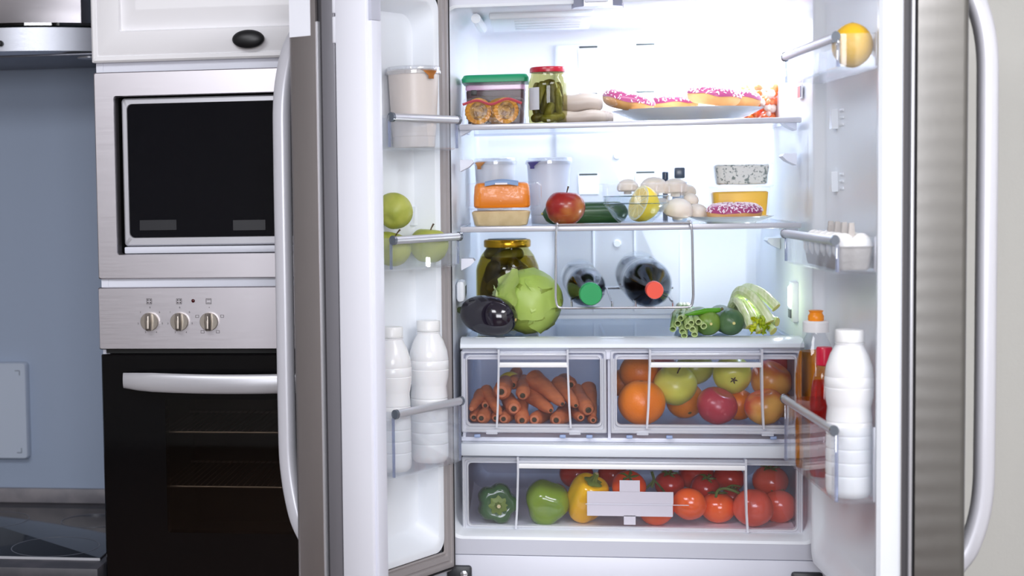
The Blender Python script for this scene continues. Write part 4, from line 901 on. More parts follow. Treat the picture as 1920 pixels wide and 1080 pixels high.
# spring onions, cucumbers, bean, celery
def bunch():
    t = thing('spring_onion_bunch', 'bunch of spring onions with cut green ends to the front', 'spring onions', (at(1290, 610, .07).x, .10, ZC1))
    o = t.location; G = mat('spring_onion_green', (112, 150, 72), .35, col2=(186, 204, 140), nscale=14, stretch=(1, 1, .3)); Wm = mat('spring_onion_white', (236, 240, 222), .3, sss=.1)
    random.seed(3)
    ends = [(1262, 618, .055), (1271, 607, .06), (1280, 622, .055), (1290, 612, .06), (1299, 618, .055), (1284, 632, .048), (1296, 606, .065), (1310, 604, .06), (1320, 612, .06), (1276, 597, .07), (1303, 628, .052)]
    for i, (px, py, y) in enumerate(ends):
        e = at(px, py, y); e.z = max(e.z, ZC1+.006) if y > .054 else max(e.z, ZC1+.004); e.y = max(e.y, .062)
        m_ = at(1266+i*4.0, 588+(i % 3)*4, .15); b_ = at(1276+i*1.5, 575+(i % 4)*5, .26)
        pts = spline([e, (e+m_)/2+Vector((0, 0, .004)), m_, b_], 4); n = len(pts)
        rad = [.0072-.0018*(k/n) for k in range(n)]
        bm = B(); lo = []
        tube(bm, pts, rad, 10, cap=False); 
        inner = [rr*.72 for rr in rad]; tube(bm, pts[:n//2], inner[:n//2], 10, cap=False); skin(bm, [[v.co.copy() for v in bm.verts[0:10]], [v.co.copy() for v in bm.verts[n*10:n*10+10]]]) if bm.verts.ensure_lookup_table() is None else None
        bm.transform(Matrix.Translation(-o)); obj('leaf_tube', bm, G, t)
        bb = blob(lambda a, p: Vector((.010*math.sin(p)*math.cos(a), .014*math.cos(p), .010*math.sin(p)*math.sin(a))), 12, 8); bb.transform(Matrix.Translation(pts[-1]-o+Vector((0, .008, 0)))); obj('bulb', bb, Wm, t)
    bm = B(); c = at(1277, 590, .15); lo = []
    for q, h in ((.020, -.002), (.0206, 0), (.020, .002)): lo.append([Vector((c.x+q*1.15*math.cos(2*PI*k/20), c.y+h+.003*math.sin(4*PI*k/20), c.z-.004+q*.8*math.sin(2*PI*k/20))) for k in range(20)])
    skin(bm, lo); bm.transform(Matrix.Translation(-o)); obj('rubber_band', bm, mat('tan_band', (196, 178, 120), .5), t)
bunch()
CUC = mat('cucumber_skin', (62, 96, 62), .32, col2=(92, 122, 82), nscale=18, stretch=(1, 1, .2), bump=.2, bscale=60)
CUCP = mat('pale_cucumber_skin', (120, 148, 60), .32, col2=(86, 122, 60), nscale=10, bump=.2, bscale=60)
def cucumber(label, tip, tail, r, m, tipc=(186, 190, 80), ends=.22):
    tip, tail = Vector(tip), Vector(tail); v = tail-tip; L_ = v.length; t = thing('cucumber', label, 'cucumber', tip)
    n = 24; pts = []; rad = []
    for i in range(n+1):
        s = i/n; pts.append(v*s); e = min(s, 1-s)*L_/(r*1.2); rad.append(r*(math.sqrt(1-(1-e)**2) if e < 1 else 1) if 0 < i < n else r*.12)
    bm = tb(pts, rad, 24); obj('skin', bm, m, t)
    d = -v.normalized(); b = lat([(0, 0), (r*.13, 0), (r*.1, .004), (0, .004)], 10); b.transform(Matrix.Translation(d*-.001)@d.to_track_quat('Z', 'Y').to_matrix().to_4x4()); obj('tip', b, mat('cucumber_tip', (208, 200, 130), .6), t)
r_ = 24/psc(.1); e = at(1333, 610, .075); cucumber('stubby pale green cucumber, end on, right of the spring onions', (e.x, .075, ZC1+r_), (at(1305, 585, .24).x, .24, ZC1+r_), r_, CUCP)
r_ = 25/psc(.1); e = at(1376, 606, .075); cucumber('dark green cucumber, end on, left of the celery', (e.x, .075, ZC1+r_), (at(1345, 590, .26).x, .26, ZC1+r_), r_, CUC)
r_ = 20/psc(.25); e = at(1310, 583, .22); cucumber('pale cucumber lying at the back behind the spring onions', (e.x, .25, ZC1+r_), (e.x-.02, .42, ZC1+r_), r_, mat('grey_green_cucumber', (150, 178, 140), .35, col2=(126, 160, 118), nscale=12))
b0, b1 = at(1292, 589, .09), at(1350, 581, .10)
t = thing('green_chilli', 'long thin green chilli lying across the cucumbers', 'chilli', (b0.x, .085, b0.z)); v = Vector((b1.x-b0.x, .02, b1.z-b0.z))
obj('pod', tb([v*-.15, v*.2+Vector((0, 0, .001)), v*.5+Vector((0, 0, .002)), v*.85, v], [.002, .0055, .0068, .0062, .005], 12), mat('chilli_green', (84, 152, 22), .2, coat=.4), t)
obj('stalk', tb([v, v*1.06, v*1.1+Vector((0, 0, .002))], [.004, .003, .0034], 8), mat('chilli_stalk', (98, 92, 40), .6), t)
def celery():
    o = Vector((at(1415, 600, .14).x, .14, ZC1)); t = thing('celery_bunch', 'bent bunch of pale celery at the right end of the crisper cover', 'celery', o)
    Cm = mat('celery_stalk', (232, 240, 206), .3, col2=(204, 220, 160), nscale=14, stretch=(6, 6, 1)); Ce = mat('celery_cut', (204, 196, 110), .6)
    Y = lambda px, py, y: at(px, py, y)-o
    st = [([(1376, 612, .20), (1376, 570, .19), (1388, 548, .16), (1412, 560, .12), (1436, 592, .10), (1442, 604, .095)], .014),
          ([(1384, 610, .23), (1386, 560, .22), (1402, 543, .18), (1428, 552, .13), (1448, 570, .11), (1455, 577, .105)], .014),
          ([(1370, 600, .20), (1373, 575, .17), (1382, 567, .14), (1396, 590, .11), (1406, 612, .095)], .012),
          ([(1392, 610, .20), (1388, 580, .17), (1394, 570, .15), (1408, 590, .12), (1424, 622, .10)], .012),
          ([(1400, 612, .22), (1404, 575, .20), (1420, 575, .16), (1446, 600, .12), (1457, 604, .11)], .012),
          ([(1396, 614, .20), (1400, 585, .18), (1416, 590, .14), (1440, 612, .11), (1450, 622, .10)], .012)]
    for pts, r in st:
        P3 = [Y(*p) for p in pts]
        for p in P3: p.z = max(p.z, r*.8)
        P3 = spline(P3, 5); n = len(P3); bm = B(); lo = []; prev = None
        for i, p in enumerate(P3):
            tt = (P3[min(i+1, n-1)]-P3[max(i-1, 0)]).normalized()
            a = tt.orthogonal().normalized() if prev is None else (prev-tt*prev.dot(tt)).normalized(); prev = a; b = tt.cross(a); ring = []
            for k in range(20):
                q = 2*PI*k/20; rr = r*(1+.06*math.cos(10*q))*(1 if math.cos(q) > -.3 else .72); ring.append(p+a*math.cos(q)*rr*.8+b*math.sin(q)*rr)
            lo.append(ring)
        skin(bm, lo, True, True, True); obj('stalk', bm, Cm, t)
        bm = lat([(0, 0), (r*.8, 0), (r*.78, .0012), (0, .0012)], 16); d = (P3[-1]-P3[-2]).normalized(); bm.transform(Matrix.Translation(P3[-1])@d.to_track_quat('Z', 'Y').to_matrix().to_4x4()); obj('cut_end', bm, Ce, t)
    Lm = mat('celery_leaf', (198, 206, 34), .45, col2=(160, 182, 30), nscale=30)
    random.seed(5); bm = B()
    for i in range(60):
        c = Y(1424+random.uniform(-16, 16), 606+random.uniform(-10, 16), .098+random.uniform(-.012, .015)); s = random.uniform(.004, .008); c.z = max(c.z, .005)
        R3 = Euler((random.uniform(0, 6), random.uniform(0, 6), random.uniform(0, 6))).to_matrix()
        ring = [bm.verts.new(c+R3@Vector((s*(1+.35*math.cos(3*a))*math.cos(a), s*(1+.35*math.cos(3*a))*math.sin(a), s*.4*math.cos(2*a)))) for a in [2*PI*k/12 for k in range(12)]]
        cv = bm.verts.new(c+R3@Vector((0, 0, -s*.3)))
        for k in range(12): bm.faces.new((ring[k], ring[(k+1) % 12], cv))
    lf = obj('leaves', bm, Lm, t, fix=False); lf['kind'] = 'stuff'
celery()

# ---- middle shelf
Z2 = ZS2+.0025
FOILO = mat('orange_foil', (196, 126, 64), .3, .6); FOILP = mat('purple_foil', (72, 58, 130), .35)
LIDCL = glass('clear_lid', (246, 248, 252), .10, .7, .08, 2.0, milk=.25)
def cup(label, px, y, wpx, z0, zpx, foil, side, taper=.86, m=None, loc=None, M=None):
    """plastic cup with a see-through snap lid and a peeled foil tab"""
    c = at(px, 300, y); x = c.x; z1 = at(px, zpx, y).z
    if loc is not None: x, y = loc
    h = z1-z0; r = wpx/psc(y)/2
    t = thing('yoghurt_cup', label, 'cup', (x, y, z0))
    obj('pot', lat([(0, .002), (r*taper*.86, .002), (r*taper*.9, 0), (r*taper*.92, .003), (r*taper*.93, h*.13), (r*taper*.945, h*.135), (r*.925, h*.93), (r*.95, h*.935), (r*.95, h*.95), (r*.90, h*.95), (r*.90, h*.935), (0, h*.93)], 44), m or CUPPL, t)
    obj('snap_lid', lat([(r*.955, h*.90), (r*1.0, h*.91), (r*1.0, h*.945), (r*.97, h*.955), (r*.965, h*.99), (r*.95, h), (r*.86, h), (r*.85, h*.965), (0, h*.965)], 44, cap=False), LIDCL, t)
    bm = B(); lo = []; a0 = -PI/2+side*.75
    for rr, z in ((.80, .953), (.955, .955), (1.01, .935), (1.035, .88), (1.03, .84)): 
        wd = .42 if z > .94 else (.30 if z > .9 else .12)
        lo.append([Vector((r*rr*math.cos(a0+s), r*rr*math.sin(a0+s), h*z)) for s in [wd*(k/6-.5)*2 for k in range(7)]])
    lo2 = [[p+Vector((0, 0, -.0008)) for p in l] for l in lo[::-1]]
    skin(bm, lo+lo2, False); obj('foil_tab', bm, foil, t); return t
cup('white yoghurt cup with an orange foil tab behind the orange cheese', 928, .42, 82, Z2, 297, FOILO, -1, m=mat('pale_grey_cup', (216, 216, 222), .3))
cup('tall white yoghurt cup with a purple foil tab behind the red apple', 1029, .36, 88, Z2, 296, FOILP, -1, .82, mat('cool_white_cup', (214, 218, 234), .3))
# hummus tub and cheese
p = at(940, 410, .13); w = 118/psc(.08); x = p.x
HUM = mat('hummus', (226, 202, 152), .45, col2=(214, 188, 136), nscale=40, bump=.2, bscale=50)
t = thing('hummus_tub', 'clear tub of beige hummus under the orange cheese', 'tub', (x, .135, Z2)); h1 = at(940, 391, .09).z-Z2
obj('container', tub(w*.97, .10, h1, .016, .88, lip=.006), TUBCL, t); b = slab(w*.93, .094, .002, h1*.86, .014, .003, .90); jitter(b, .0015, 60); obj('hummus', b, HUM, t)
obj('film_lid', slab(w*.97+.012, .112, h1+.0002, h1+.0014, .018, .0004), TUBCL, t)
zc0 = Z2+h1+.0016
t = thing('cheese_block', 'block of orange cheese in clear wrap with a blue band, on the hummus tub', 'cheese', (x+.002, .135, zc0)); hc = at(940, 342, .09).z-zc0; wc = 106/psc(.08)
b = B(); L = []
for z, s in ((0, .95), (.004, 1.0), (hc*.4, 1.0), (hc*.85, .97), (hc*.95, .92), (hc, .80)): L.append(xy(rrect(-wc/2*s, wc/2*s, -.042*s, .042*s, .018), z))
skin(b, L, True, True, True); obj('cheese', b, mat('orange_cheese', (236, 138, 18), .35, col2=(228, 126, 14), nscale=5), t)
b = B(); L = []; wb = wc*1.0
for x_, zz, dd in ((-wc*.64, hc*.1, .002), (-wc*.60, hc*.5, .004), (-wc*.52, hc*.5, .034), (-wc*.44, hc*.5, .0445), (0, hc*.52, .0465), (wc*.44, hc*.5, .0445), (wc*.52, hc*.5, .034), (wc*.66, hc*.5, .004), (wc*.70, hc*.5, .002)):
    hh = hc*(.52 if dd > .04 else .47)
    L.append([Vector((x_, -dd*math.copysign(abs(math.cos(q))**.4, math.cos(q)), hc*.51+hh*math.copysign(abs(math.sin(q))**.4, math.sin(q)))) for q in [2*PI*k/24 for k in range(24)]])
skin(b, L, True, True, True); jitter(b, .003, 45, 3); obj('wrap', b, WRAP, t)
zz = hc*1.03
b = B(); lo = []
for y_, z_ in ((-.0475, hc*.90), (-.0470, hc*1.02), (-.035, hc*1.075), (.0, hc*1.085)): lo.append([Vector((x_, y_, z_+.003*math.cos(x_*60))) for x_ in [-.037+.074*k/8 for k in range(9)]])
skin(b, lo+[[q+Vector((0, .0008, -.0008)) for q in l] for l in lo[::-1]], False); obj('blue_band', b, mat('blue_band', (112, 142, 184), .4), t)
obj('band_label', bx(-.014, .013, -.0492, -.0478, hc*.915, hc*.985), mat('label_white', (235, 230, 232), .5), t)
# red apple, cucumber
r = 38/psc(.11); c = at(1060, 386, .11); apple('apple', 'red apple with a pale cheek at the edge of the middle shelf', (c.x, .115, Z2+r*.86), r, RAPPLE, (0, .08, .6))
r = 21/psc(.2); a = at(1034, 400, .2); b2 = at(1178, 400, .24); cucumber('big dark green cucumber lying behind the red apple', (a.x-.02, .205, Z2+r), (b2.x, .245, Z2+r), r, mat('dark_cucumber_skin', (40, 74, 42), .28, col2=(64, 100, 58), nscale=20, stretch=(.2, 1, 1), bump=.2, bscale=60))
# glass bowl with lemon
p = at(1193, 392, .14); rb = 61/psc(.14); hb = at(1193, 367, .10).z-Z2
t = thing('glass_bowl', 'small clear glass bowl holding a cut lemon', 'bowl', (p.x, .14, Z2))
obj('bowl', lat([(0, 0), (rb*.45, 0), (rb*.50, .003), (rb*.72, hb*.28), (rb*.90, hb*.58), (rb*.97, hb*.70), (rb*.97, hb*.72), (rb*1.0, hb*.74), (rb*1.0, hb), (rb*.965, hb), (rb*.955, hb*.72), (rb*.87, hb*.58), (rb*.68, hb*.28), (rb*.42, .006), (0, .006)], 48), GLASSW, t)
for z_, k_ in ((hb-.001, .985), (hb*.73, .965)):
    bm = B(); n = 48; lo = [[Vector((rb*(k_+.012*math.cos(q))*math.cos(2*PI*i/n), rb*(k_+.012*math.cos(q))*math.sin(2*PI*i/n), z_+.0009*math.sin(q))) for i in range(n)] for q in [2*PI*j/8 for j in range(9)]]
    skin(bm, lo); obj('rim', bm, glass('bowl_rim_glass', (196, 208, 210), .18, .6, .02, 2.5), t)
p = at(1197, 381, .14); rl = 34/psc(.14)
t = thing('lemon_half', 'half lemon with its cut face turned left, in the glass bowl', 'lemon', (p.x, .14, Z2+.008+rl*.98))
Mx = Vector((-.86, -.42, .30)).normalized().to_track_quat('Z', 'Y').to_matrix().to_4x4()
b = lat([(rl*.985, 0), (rl, -.002), (rl*.99, -rl*.3), (rl*.86, -rl*.66), (rl*.55, -rl*1.0), (rl*.25, -rl*1.2), (0, -rl*1.28)], 40); b.transform(Mx); obj('peel', b, mat('bright_lemon_peel', (250, 216, 64), .32, bump=.35, bscale=200), t)
b = lat([(0, .0006), (rl*.985, .0006), (rl*.985, -.002), (0, -.002)], 40); b.transform(Mx); obj('pith', b, mat('lemon_pith', (246, 240, 206), .5), t)
for k in range(9):
    a0 = 2*PI*k/9; b = B(); q = []
    for rr, s in ((.07, 0), (.5, -.27), (.82, -.30), (.86, -.15), (.865, 0), (.86, .15), (.82, .30), (.5, .27)): q.append(Vector((rl*rr*math.cos(a0+s), rl*rr*math.sin(a0+s), .0007)))
    skin(b, [q, [v*.97+Vector((rl*.015*math.cos(a0), rl*.015*math.sin(a0), .0009)) for v in q]], True, False, True); b.transform(Mx); obj('segment', b, mat('lemon_flesh', (242, 214, 120), .35, col2=(250, 230, 156), nscale=70), t)
# mushrooms
MUSH = mat('mushroom_cap', (244, 234, 222), .5, col2=(230, 212, 192), nscale=8, nlo=.5, nhi=.75, sss=.1)
def mushroom(label, px, py, rpx, y, rot=(0, 0, 0), z=None):
    c = at(px, py, y); r = rpx/psc(y); t = thing('mushroom', label, 'mushroom', (c.x, y, c.z if z is None else z), rot, 'mushrooms on the middle shelf')
    obj('cap', lat([(r*.35, -r*.28), (r*.8, -r*.36), (r*.97, -r*.22), (r, 0), (r*.93, r*.3), (r*.72, r*.58), (r*.4, r*.76), (0, r*.82)], 28), MUSH, t)
    obj('stem', lat([(0, -r*.62), (r*.34, -r*.6), (r*.36, -r*.5), (r*.32, -r*.28)], 16), mat('mushroom_stem', (240, 232, 220), .55), t); return t
p = at(1205, 390, .30); wp = 158/psc(.30); hp = at(1205, 343, .28).z-Z2
t = thing('mushroom_punnet', 'clear plastic punnet full of mushrooms behind the glass bowl', 'punnet', (p.x, .31, Z2)); obj('tray', tub(wp*.95, .15, hp, .015, .86, lip=.006), TUBCL, t)
for k in range(7):
    xk = -wp*.42+k*wp*.14; obj('tray_rib', bx(xk-.001, xk+.001, -.0735, -.0715, .006, hp-.008), TUBCL, t)
for a in (('mushroom peeping over the punnet rim at its left', 1177, 352, 20, .30), ('mushroom standing tallest in the punnet, left of the dark tube', 1226, 353, 26, .28), ('mushroom at the right end of the punnet', 1266, 354, 24, .275), ('mushroom low inside the punnet behind the lemon', 1198, 380, 18, .26), ('mushroom low inside the punnet at its right', 1240, 386, 18, .262), ('mushroom at the back of the punnet', 1288, 360, 17, .33)): mushroom(*a)
r = 24/psc(.2); mushroom('large white mushroom low in front, right of the glass bowl', 1272, 390, 27, .18, (.25, .1, 0), Z2+27/psc(.18)*.90)
mushroom('white mushroom lying right of the large one', 1308, 390, 20, .22, (.3, .3, .2), Z2+20/psc(.22)*.92); mushroom('white mushroom half hidden behind the doughnut plate', 1296, 368, 14, .25, (.3, .4, 0), Z2+.052)
c = at(1262, 395, .17); t = thing('plastic_bag', 'loose clear plastic bag under the large white mushroom', 'bag', (c.x+.02, .21, Z2))
b = slab(.11, .13, .0005, .004, .02, .001); bmesh.ops.subdivide_edges(b, edges=b.edges, cuts=3, use_grid_fill=True); jitter(b, .003, 50, 2)
for v in b.verts: v.co.z = max(v.co.z, .0004)
obj('film', b, WRAP, t)
c = at(1274, 325, .42); t = thing('dark_tube', 'slim tube with a dark cap standing behind the mushrooms', 'tube', (c.x, .42, Z2), (0, 0, 0))
zz = at(1274, 314, .42).z-Z2
obj('tube_body', lat([(0, 0), (.016, 0), (.017, .004), (.017, zz-.035), (.012, zz-.032)], 24), mat('pale_blue_tube', (170, 186, 206), .3), t); obj('cap', bx(-.012, .012, -.010, .010, zz-.026, zz, bev=.003), mat('slate_cap', (62, 74, 92), .25), t)
c = at(1248, 330, .44); t = thing('dark_tube', 'very thin dark stick end left of the slim dark-capped tube', 'tube', (c.x, .45, Z2)); zz = at(1248, 322, .44).z-Z2; obj('shaft', lat([(0, 0), (.006, 0), (.006, zz-.02), (.0075, zz-.018), (.0075, zz-.002), (.006, zz), (0, zz)], 14), MATS['slate_cap'], t)
# doughnuts
DOUGH = mat('doughnut_dough', (226, 178, 116), .55, col2=(206, 150, 88), nscale=10, bump=.15, bscale=40)
ICING = mat('pink_icing', (170, 66, 118), .4, col2=(156, 54, 106), nscale=12, coat=.2)
SPR = mat('white_sprinkle', (250, 236, 244), .45)
def doughnut(label, c, R0, rm, rot, seed):
    t = thing('doughnut', label, 'doughnut', c, rot, 'pink doughnuts')
    nu, nv = 40, 18; Rm = R0-rm; fl = .80
    def pt(a, b, k=1):
        w = 1+.03*noise.noise(Vector((math.cos(a)*2, math.sin(a)*2, seed)))
        return Vector(((Rm+rm*k*math.cos(b))*math.cos(a)*w, (Rm+rm*k*math.cos(b))*math.sin(a)*w, rm*fl*k*math.sin(b)))
    bm = B(); rows = [[bm.verts.new(pt(2*PI*i/nu, 2*PI*j/nv)) for j in range(nv)] for i in range(nu)]
    for i in range(nu):
        for j in range(nv): bm.faces.new((rows[i][j], rows[(i+1) % nu][j], rows[(i+1) % nu][(j+1) % nv], rows[i][(j+1) % nv]))
    obj('dough', bm, DOUGH, t)
    bm = B(); nb = 12; rows = []
    for i in range(nu):
        a = 2*PI*i/nu; lo_ = .12+.16*math.sin(5*a+seed)*.5+.12*noise.noise(Vector((a*2, seed, 0))); hi_ = PI-.2
        r_ = [pt(a, lo_, .99)]+[pt(a, lo_+(hi_-lo_)*(j/nb), 1.045) for j in range(nb+1)]+[pt(a, hi_, .99)]
        rows.append([bm.verts.new(q) for q in r_])
    for i in range(nu):
        for j in range(nb+2): bm.faces.new((rows[i][j], rows[(i+1) % nu][j], rows[(i+1) % nu][j+1], rows[i][j+1]))
    obj('icing', bm, ICING, t)
    rnd = random.Random(seed); bm = B()
    for k in range(420):
        a, b = rnd.uniform(0, 2*PI), rnd.uniform(.22, PI-.4); p = pt(a, b, 1.065); nrm = (pt(a, b, 1.2)-p).normalized(); tg = nrm.orthogonal().normalized(); tg.rotate(Matrix.Rotation(rnd.uniform(0, PI), 3, nrm)); l = rnd.uniform(.0020, .0036)
        tube(bm, [p-tg*l, p+tg*l], .0011, 5)
    o_ = obj('sprinkles', bm, SPR, t); o_['kind'] = 'stuff'; return t
def plate(label, px, y, rpx, z, zrim, depthk=1):
    c = at(px, 300, y); r = rpx/psc(y); h = zrim-z
    t = thing('plate', label, 'plate', (c.x, y, z))
    obj('dish', lat([(0, .002), (r*.50, .002), (r*.52, 0), (r*.57, 0), (r*.60, .003), (r*.80, h*.45), (r*.985, h*.93), (r, h), (r*.985, h), (r*.78, h*.60), (r*.60, h*.32), (r*.5, h*.24), (0, h*.24)], 64), CERAMIC, t)
    return Vector((c.x, y, z)), r, h
c, r, h = plate('small white plate holding one doughnut, right end of the middle shelf', 1370, .155, 77, Z2, at(1370, 405, .15).z)
q = at(1377, 389, .155); doughnut('pink sprinkled doughnut alone on the small plate', (q.x, .155, Z2+h*.24+.0195), 50/psc(.155), .023, (.06, -.03, .4), 11)
# yellow tub and salad tub
YEL = mat('yellow_spread', (250, 198, 40), .3, col2=(244, 184, 28), nscale=6, sss=.1)
c = at(1387, 375, .28); w = 104/psc(.28); h1 = at(1387, 350, .24).z-Z2
t = thing('yellow_salad_tub', 'clear tub of yellow spread behind the single doughnut', 'tub', (c.x, .29, Z2)); obj('container', tub(w, .085, h1, .012, .93, lip=.006), TUBCL, t); b = slab(w*.94, .078, .003, h1*.86, .012, .003, .93); jitter(b, .002, 50); obj('contents', b, YEL, t)
obj('snap_lid', slab(w+.014, .099, h1+.0002, h1+.003, .014, .0008), TUBCL, t); obj('dark_label', bx(-w/2-.006, -w/2+.002, -.046, -.040, .012, .024), BLACKM, t)
z3 = Z2+h1+.0034; c = at(1389, 327, .29); w = 100/psc(.28); h2 = at(1389, 306, .26).z-z3
SAL = mat('speckled_salad', (228, 228, 218), .5, col2=(120, 132, 124), nscale=150, nlo=.54, nhi=.62, bump=.5, bscale=50)
t = thing('speckled_salad_tub', 'tub of white speckled salad on top of the yellow tub', 'tub', (c.x, .29, z3)); obj('container', tub(w, .085, h2, .012, .90, lip=.005), TUBCL, t); b = slab(w*.95, .079, .002, h2*.93, .012, .003, .91); bmesh.ops.subdivide_edges(b, edges=b.edges, cuts=2, use_grid_fill=True); jitter(b, .002, 120); obj('salad', b, SAL, t)

# ---- top shelf
Z1 = ZS1+.0025
c = at(930, 190, .22); w = 118/psc(.20)
t = thing('food_box', 'clear food box of dark jam with a green lid, left on the top shelf', 'food box', (c.x, .225, Z1)); h = at(930, 151, .16).z-Z1
obj('container', tub(w*.97, .13, h, .012, .93, lip=.002), TUBCL, t); obj('jam', slab(w*.92, .12, .003, h*.80, .012, .003, .94), mat('dark_jam', (44, 8, 26), .55, col2=(64, 12, 36), nscale=15), t)
obj('jam_smear', slab(w*.935, .123, h*.80, h*.92, .012, .002), glass('smeared_plastic', (240, 206, 222), .06, .4, .2, milk=.4, milkcol=(220, 180, 205)), t)
b = B(); L = [xy(rrect(-w/2-.003, w/2+.003, -.069, .069, .012), h-.003), xy(rrect(-w/2-.004, w/2+.004, -.070, .070, .012), h+.005), xy(rrect(-w/2+.001, w/2-.001, -.066, .066, .012), h+.013), xy(rrect(-w/2+.004, w/2-.004, -.063, .063, .012), h+.014)]
skin(b, L, True, True, True); obj('lid', b, mat('green_lid', (14, 142, 96), .4), t)['label'] = 'green snap lid'
KERN = mat('corn_kernels', (214, 148, 20), .35, col2=(206, 146, 26), nscale=30); COB = mat('cob_cut', (178, 134, 58), .6, col2=(116, 80, 40), nscale=90)
cobs = []
for i, (px, lab) in enumerate(((897, 'left of the two cut corn cobs in the clear bag'), (949, 'right of the two cut corn cobs in the clear bag'))):
    y = .092; r = 25.5/psc(y); c = at(px, 208, y); ang = .05 if i == 0 else .35
    t = thing('corn_cob', lab, 'corn', (c.x, y, Z1+.0015+r), (0, 0, ang))
    b = B(); rows = []; nk = 40
    for j in range(28):
        yy = j*.0022; ring = []
        for k in range(nk):
            a = 2*PI*k/nk; rr = r*(.93+.07*(abs(math.sin(a*nk/4))**.6)*(abs(math.sin(yy*PI/.0088))**.5 if j else .6)); ring.append(Vector((rr*math.cos(a), yy, rr*math.sin(a))))
        rows.append(ring)
    skin(b, rows, True, False, True); obj('kernels', b, KERN, t)
    b = B(); n = 40; rows = []
    for rr, yy in ((.97, .002), (.95, -.001), (.70, -.002), (.64, -.0006)): rows.append([Vector((r*rr*(1+(.03*math.cos(20*2*PI*k/n*1.0) if rr > .8 else 0))*math.cos(2*PI*k/n), yy+(.0012*(k % 2) if rr > .6 else 0), r*rr*math.sin(2*PI*k/n))) for k in range(n)])
    skin(b, rows); obj('kernel_ring', b, mat('corn_cut_kernels', (216, 152, 30), .4, col2=(190, 124, 24), nscale=50), t)
    b = B(); rows = [[Vector((r*rr*math.cos(2*PI*k/n), yy, r*rr*math.sin(2*PI*k/n))) for k in range(n)] for rr, yy in ((.66, -.0004), (.40, -.0012), (.36, .0005), (.02, .0012))]
    skin(b, rows, True, False, True); obj('cob_core', b, COB, t)
c = at(925, 205, .10)
t = thing('corn_bag', 'crumpled clear plastic bag wrapped around the corn cobs', 'bag', (c.x, .11, Z1))
b = B(); L = []; wx = 59/psc(.09)
for z, w_, d_ in ((.0006, .90, .040), (.004, 1.0, .046), (.03, 1.0, .047), (.050, .98, .038), (.058, .92, .024), (.062, .80, .014), (.065, .62, .008)): 
    L.append([Vector((wx*w_*math.copysign(abs(math.cos(q))**.6, math.cos(q)), d_*math.copysign(abs(math.sin(q))**.6, math.sin(q)), z)) for q in [2*PI*k/36 for k in range(36)]])
skin(b, L, True, True, True); bmesh.ops.subdivide_edges(b, edges=[e for e in b.edges], cuts=1, use_grid_fill=True); jitter(b, .0035, 70, 4)
for v in b.verts: v.co.z = max(v.co.z, .0006); v.co.y = max(v.co.y, -.040)
obj('film', b, WRAP, t)
obj('bag_clip', bx(-.048, -.036, -.030, -.022, .066, .078, bev=.001), BLACKM, t)
b = B(); tube(b, spline([(-wx*.95, -.040, .046), (-wx*.5, -.043, .054), (-wx*.05, -.043, .045), (wx*.45, -.043, .056), (wx*.9, -.036, .046)], 6), .0016, 6, flat=2.2); obj('bag_seam', b, mat('pink_seam', (204, 84, 96), .5), t)
# pickle jar, red lid
c = at(1027, 180, .12); r = 36/psc(.12); zt = at(1027, 126, .12).z-Z1
t = thing('pickle_jar', 'jar of gherkins with a red lid and a blank white label', 'jar', (c.x, .125, Z1))
obj('glass', lat([(0, .0), (r*.88, 0), (r*.97, .005), (r*.97, .016), (r, .02), (r, zt*.66), (r*.985, zt*.72), (r*.90, zt*.80), (r*.85, zt*.84), (r*.85, zt*.93)], 40), BRINE, t)
rl = 33/psc(.12); obj('lid', lat([(rl*.93, zt*.905), (rl*1.0, zt*.91), (rl*1.01, zt*.95), (rl*.99, zt*.985), (rl*.94, zt), (0, zt)], 40), mat('red_lid', (178, 22, 46), .25), t)
i = 20
for dx, dy, dz, r1, l, rot in ((-.014, -.014, .06, .0125, .036, (.05, .05, 0)), (.012, -.016, .062, .0125, .036, (0, -.08, 0)), (.004, -.02, .032, .011, .02, (0, .4, 0)), (-.02, -.014, .016, .011, .018, (0, 1.3, 0)), (.018, -.014, .016, .011, .02, (0, 1.5, .2)), (.0, .008, .06, .016, .04, (0, 0, 0)), (-.024, .0, .06, .011, .034, (0, 0, 0)), (.024, .0, .06, .011, .034, (0, 0, 0)), (.0, -.008, .088, .011, .016, (0, 1.2, 0)), (-.012, -.006, .08, .013, .018, (0, .9, .4)), (.014, -.004, .082, .012, .018, (0, -.9, .3)), (-.006, -.020, .05, .010, .03, (0, .25, 0)), (.022, -.018, .05, .010, .03, (0, -.1, 0)), (-.024, -.014, .045, .010, .026, (0, .1, 0)), (.003, -.022, .013, .010, .02, (0, 1.5, .3))):
    b = pickle(r1, l, i); b.transform(Matrix.Translation((dx, dy, dz))@Euler(rot).to_matrix().to_4x4()); obj('gherkin', b, PICKD if i % 2 else PICK, t); i += 1
b = B(); rows = []
for z in (zt*.25, zt*.27, zt*.62, zt*.64): rows.append([Vector((r*1.006*math.cos(a), r*1.006*math.sin(a), z)) for a in [PI+.32+(.80*k/8) for k in range(9)]])
skin(b, rows+[[q*.99+Vector((0, 0, q.z*.01)) for q in l] for l in rows[::-1]], False); obj('label', b, mat('jar_label', (206, 208, 216), .5), t)
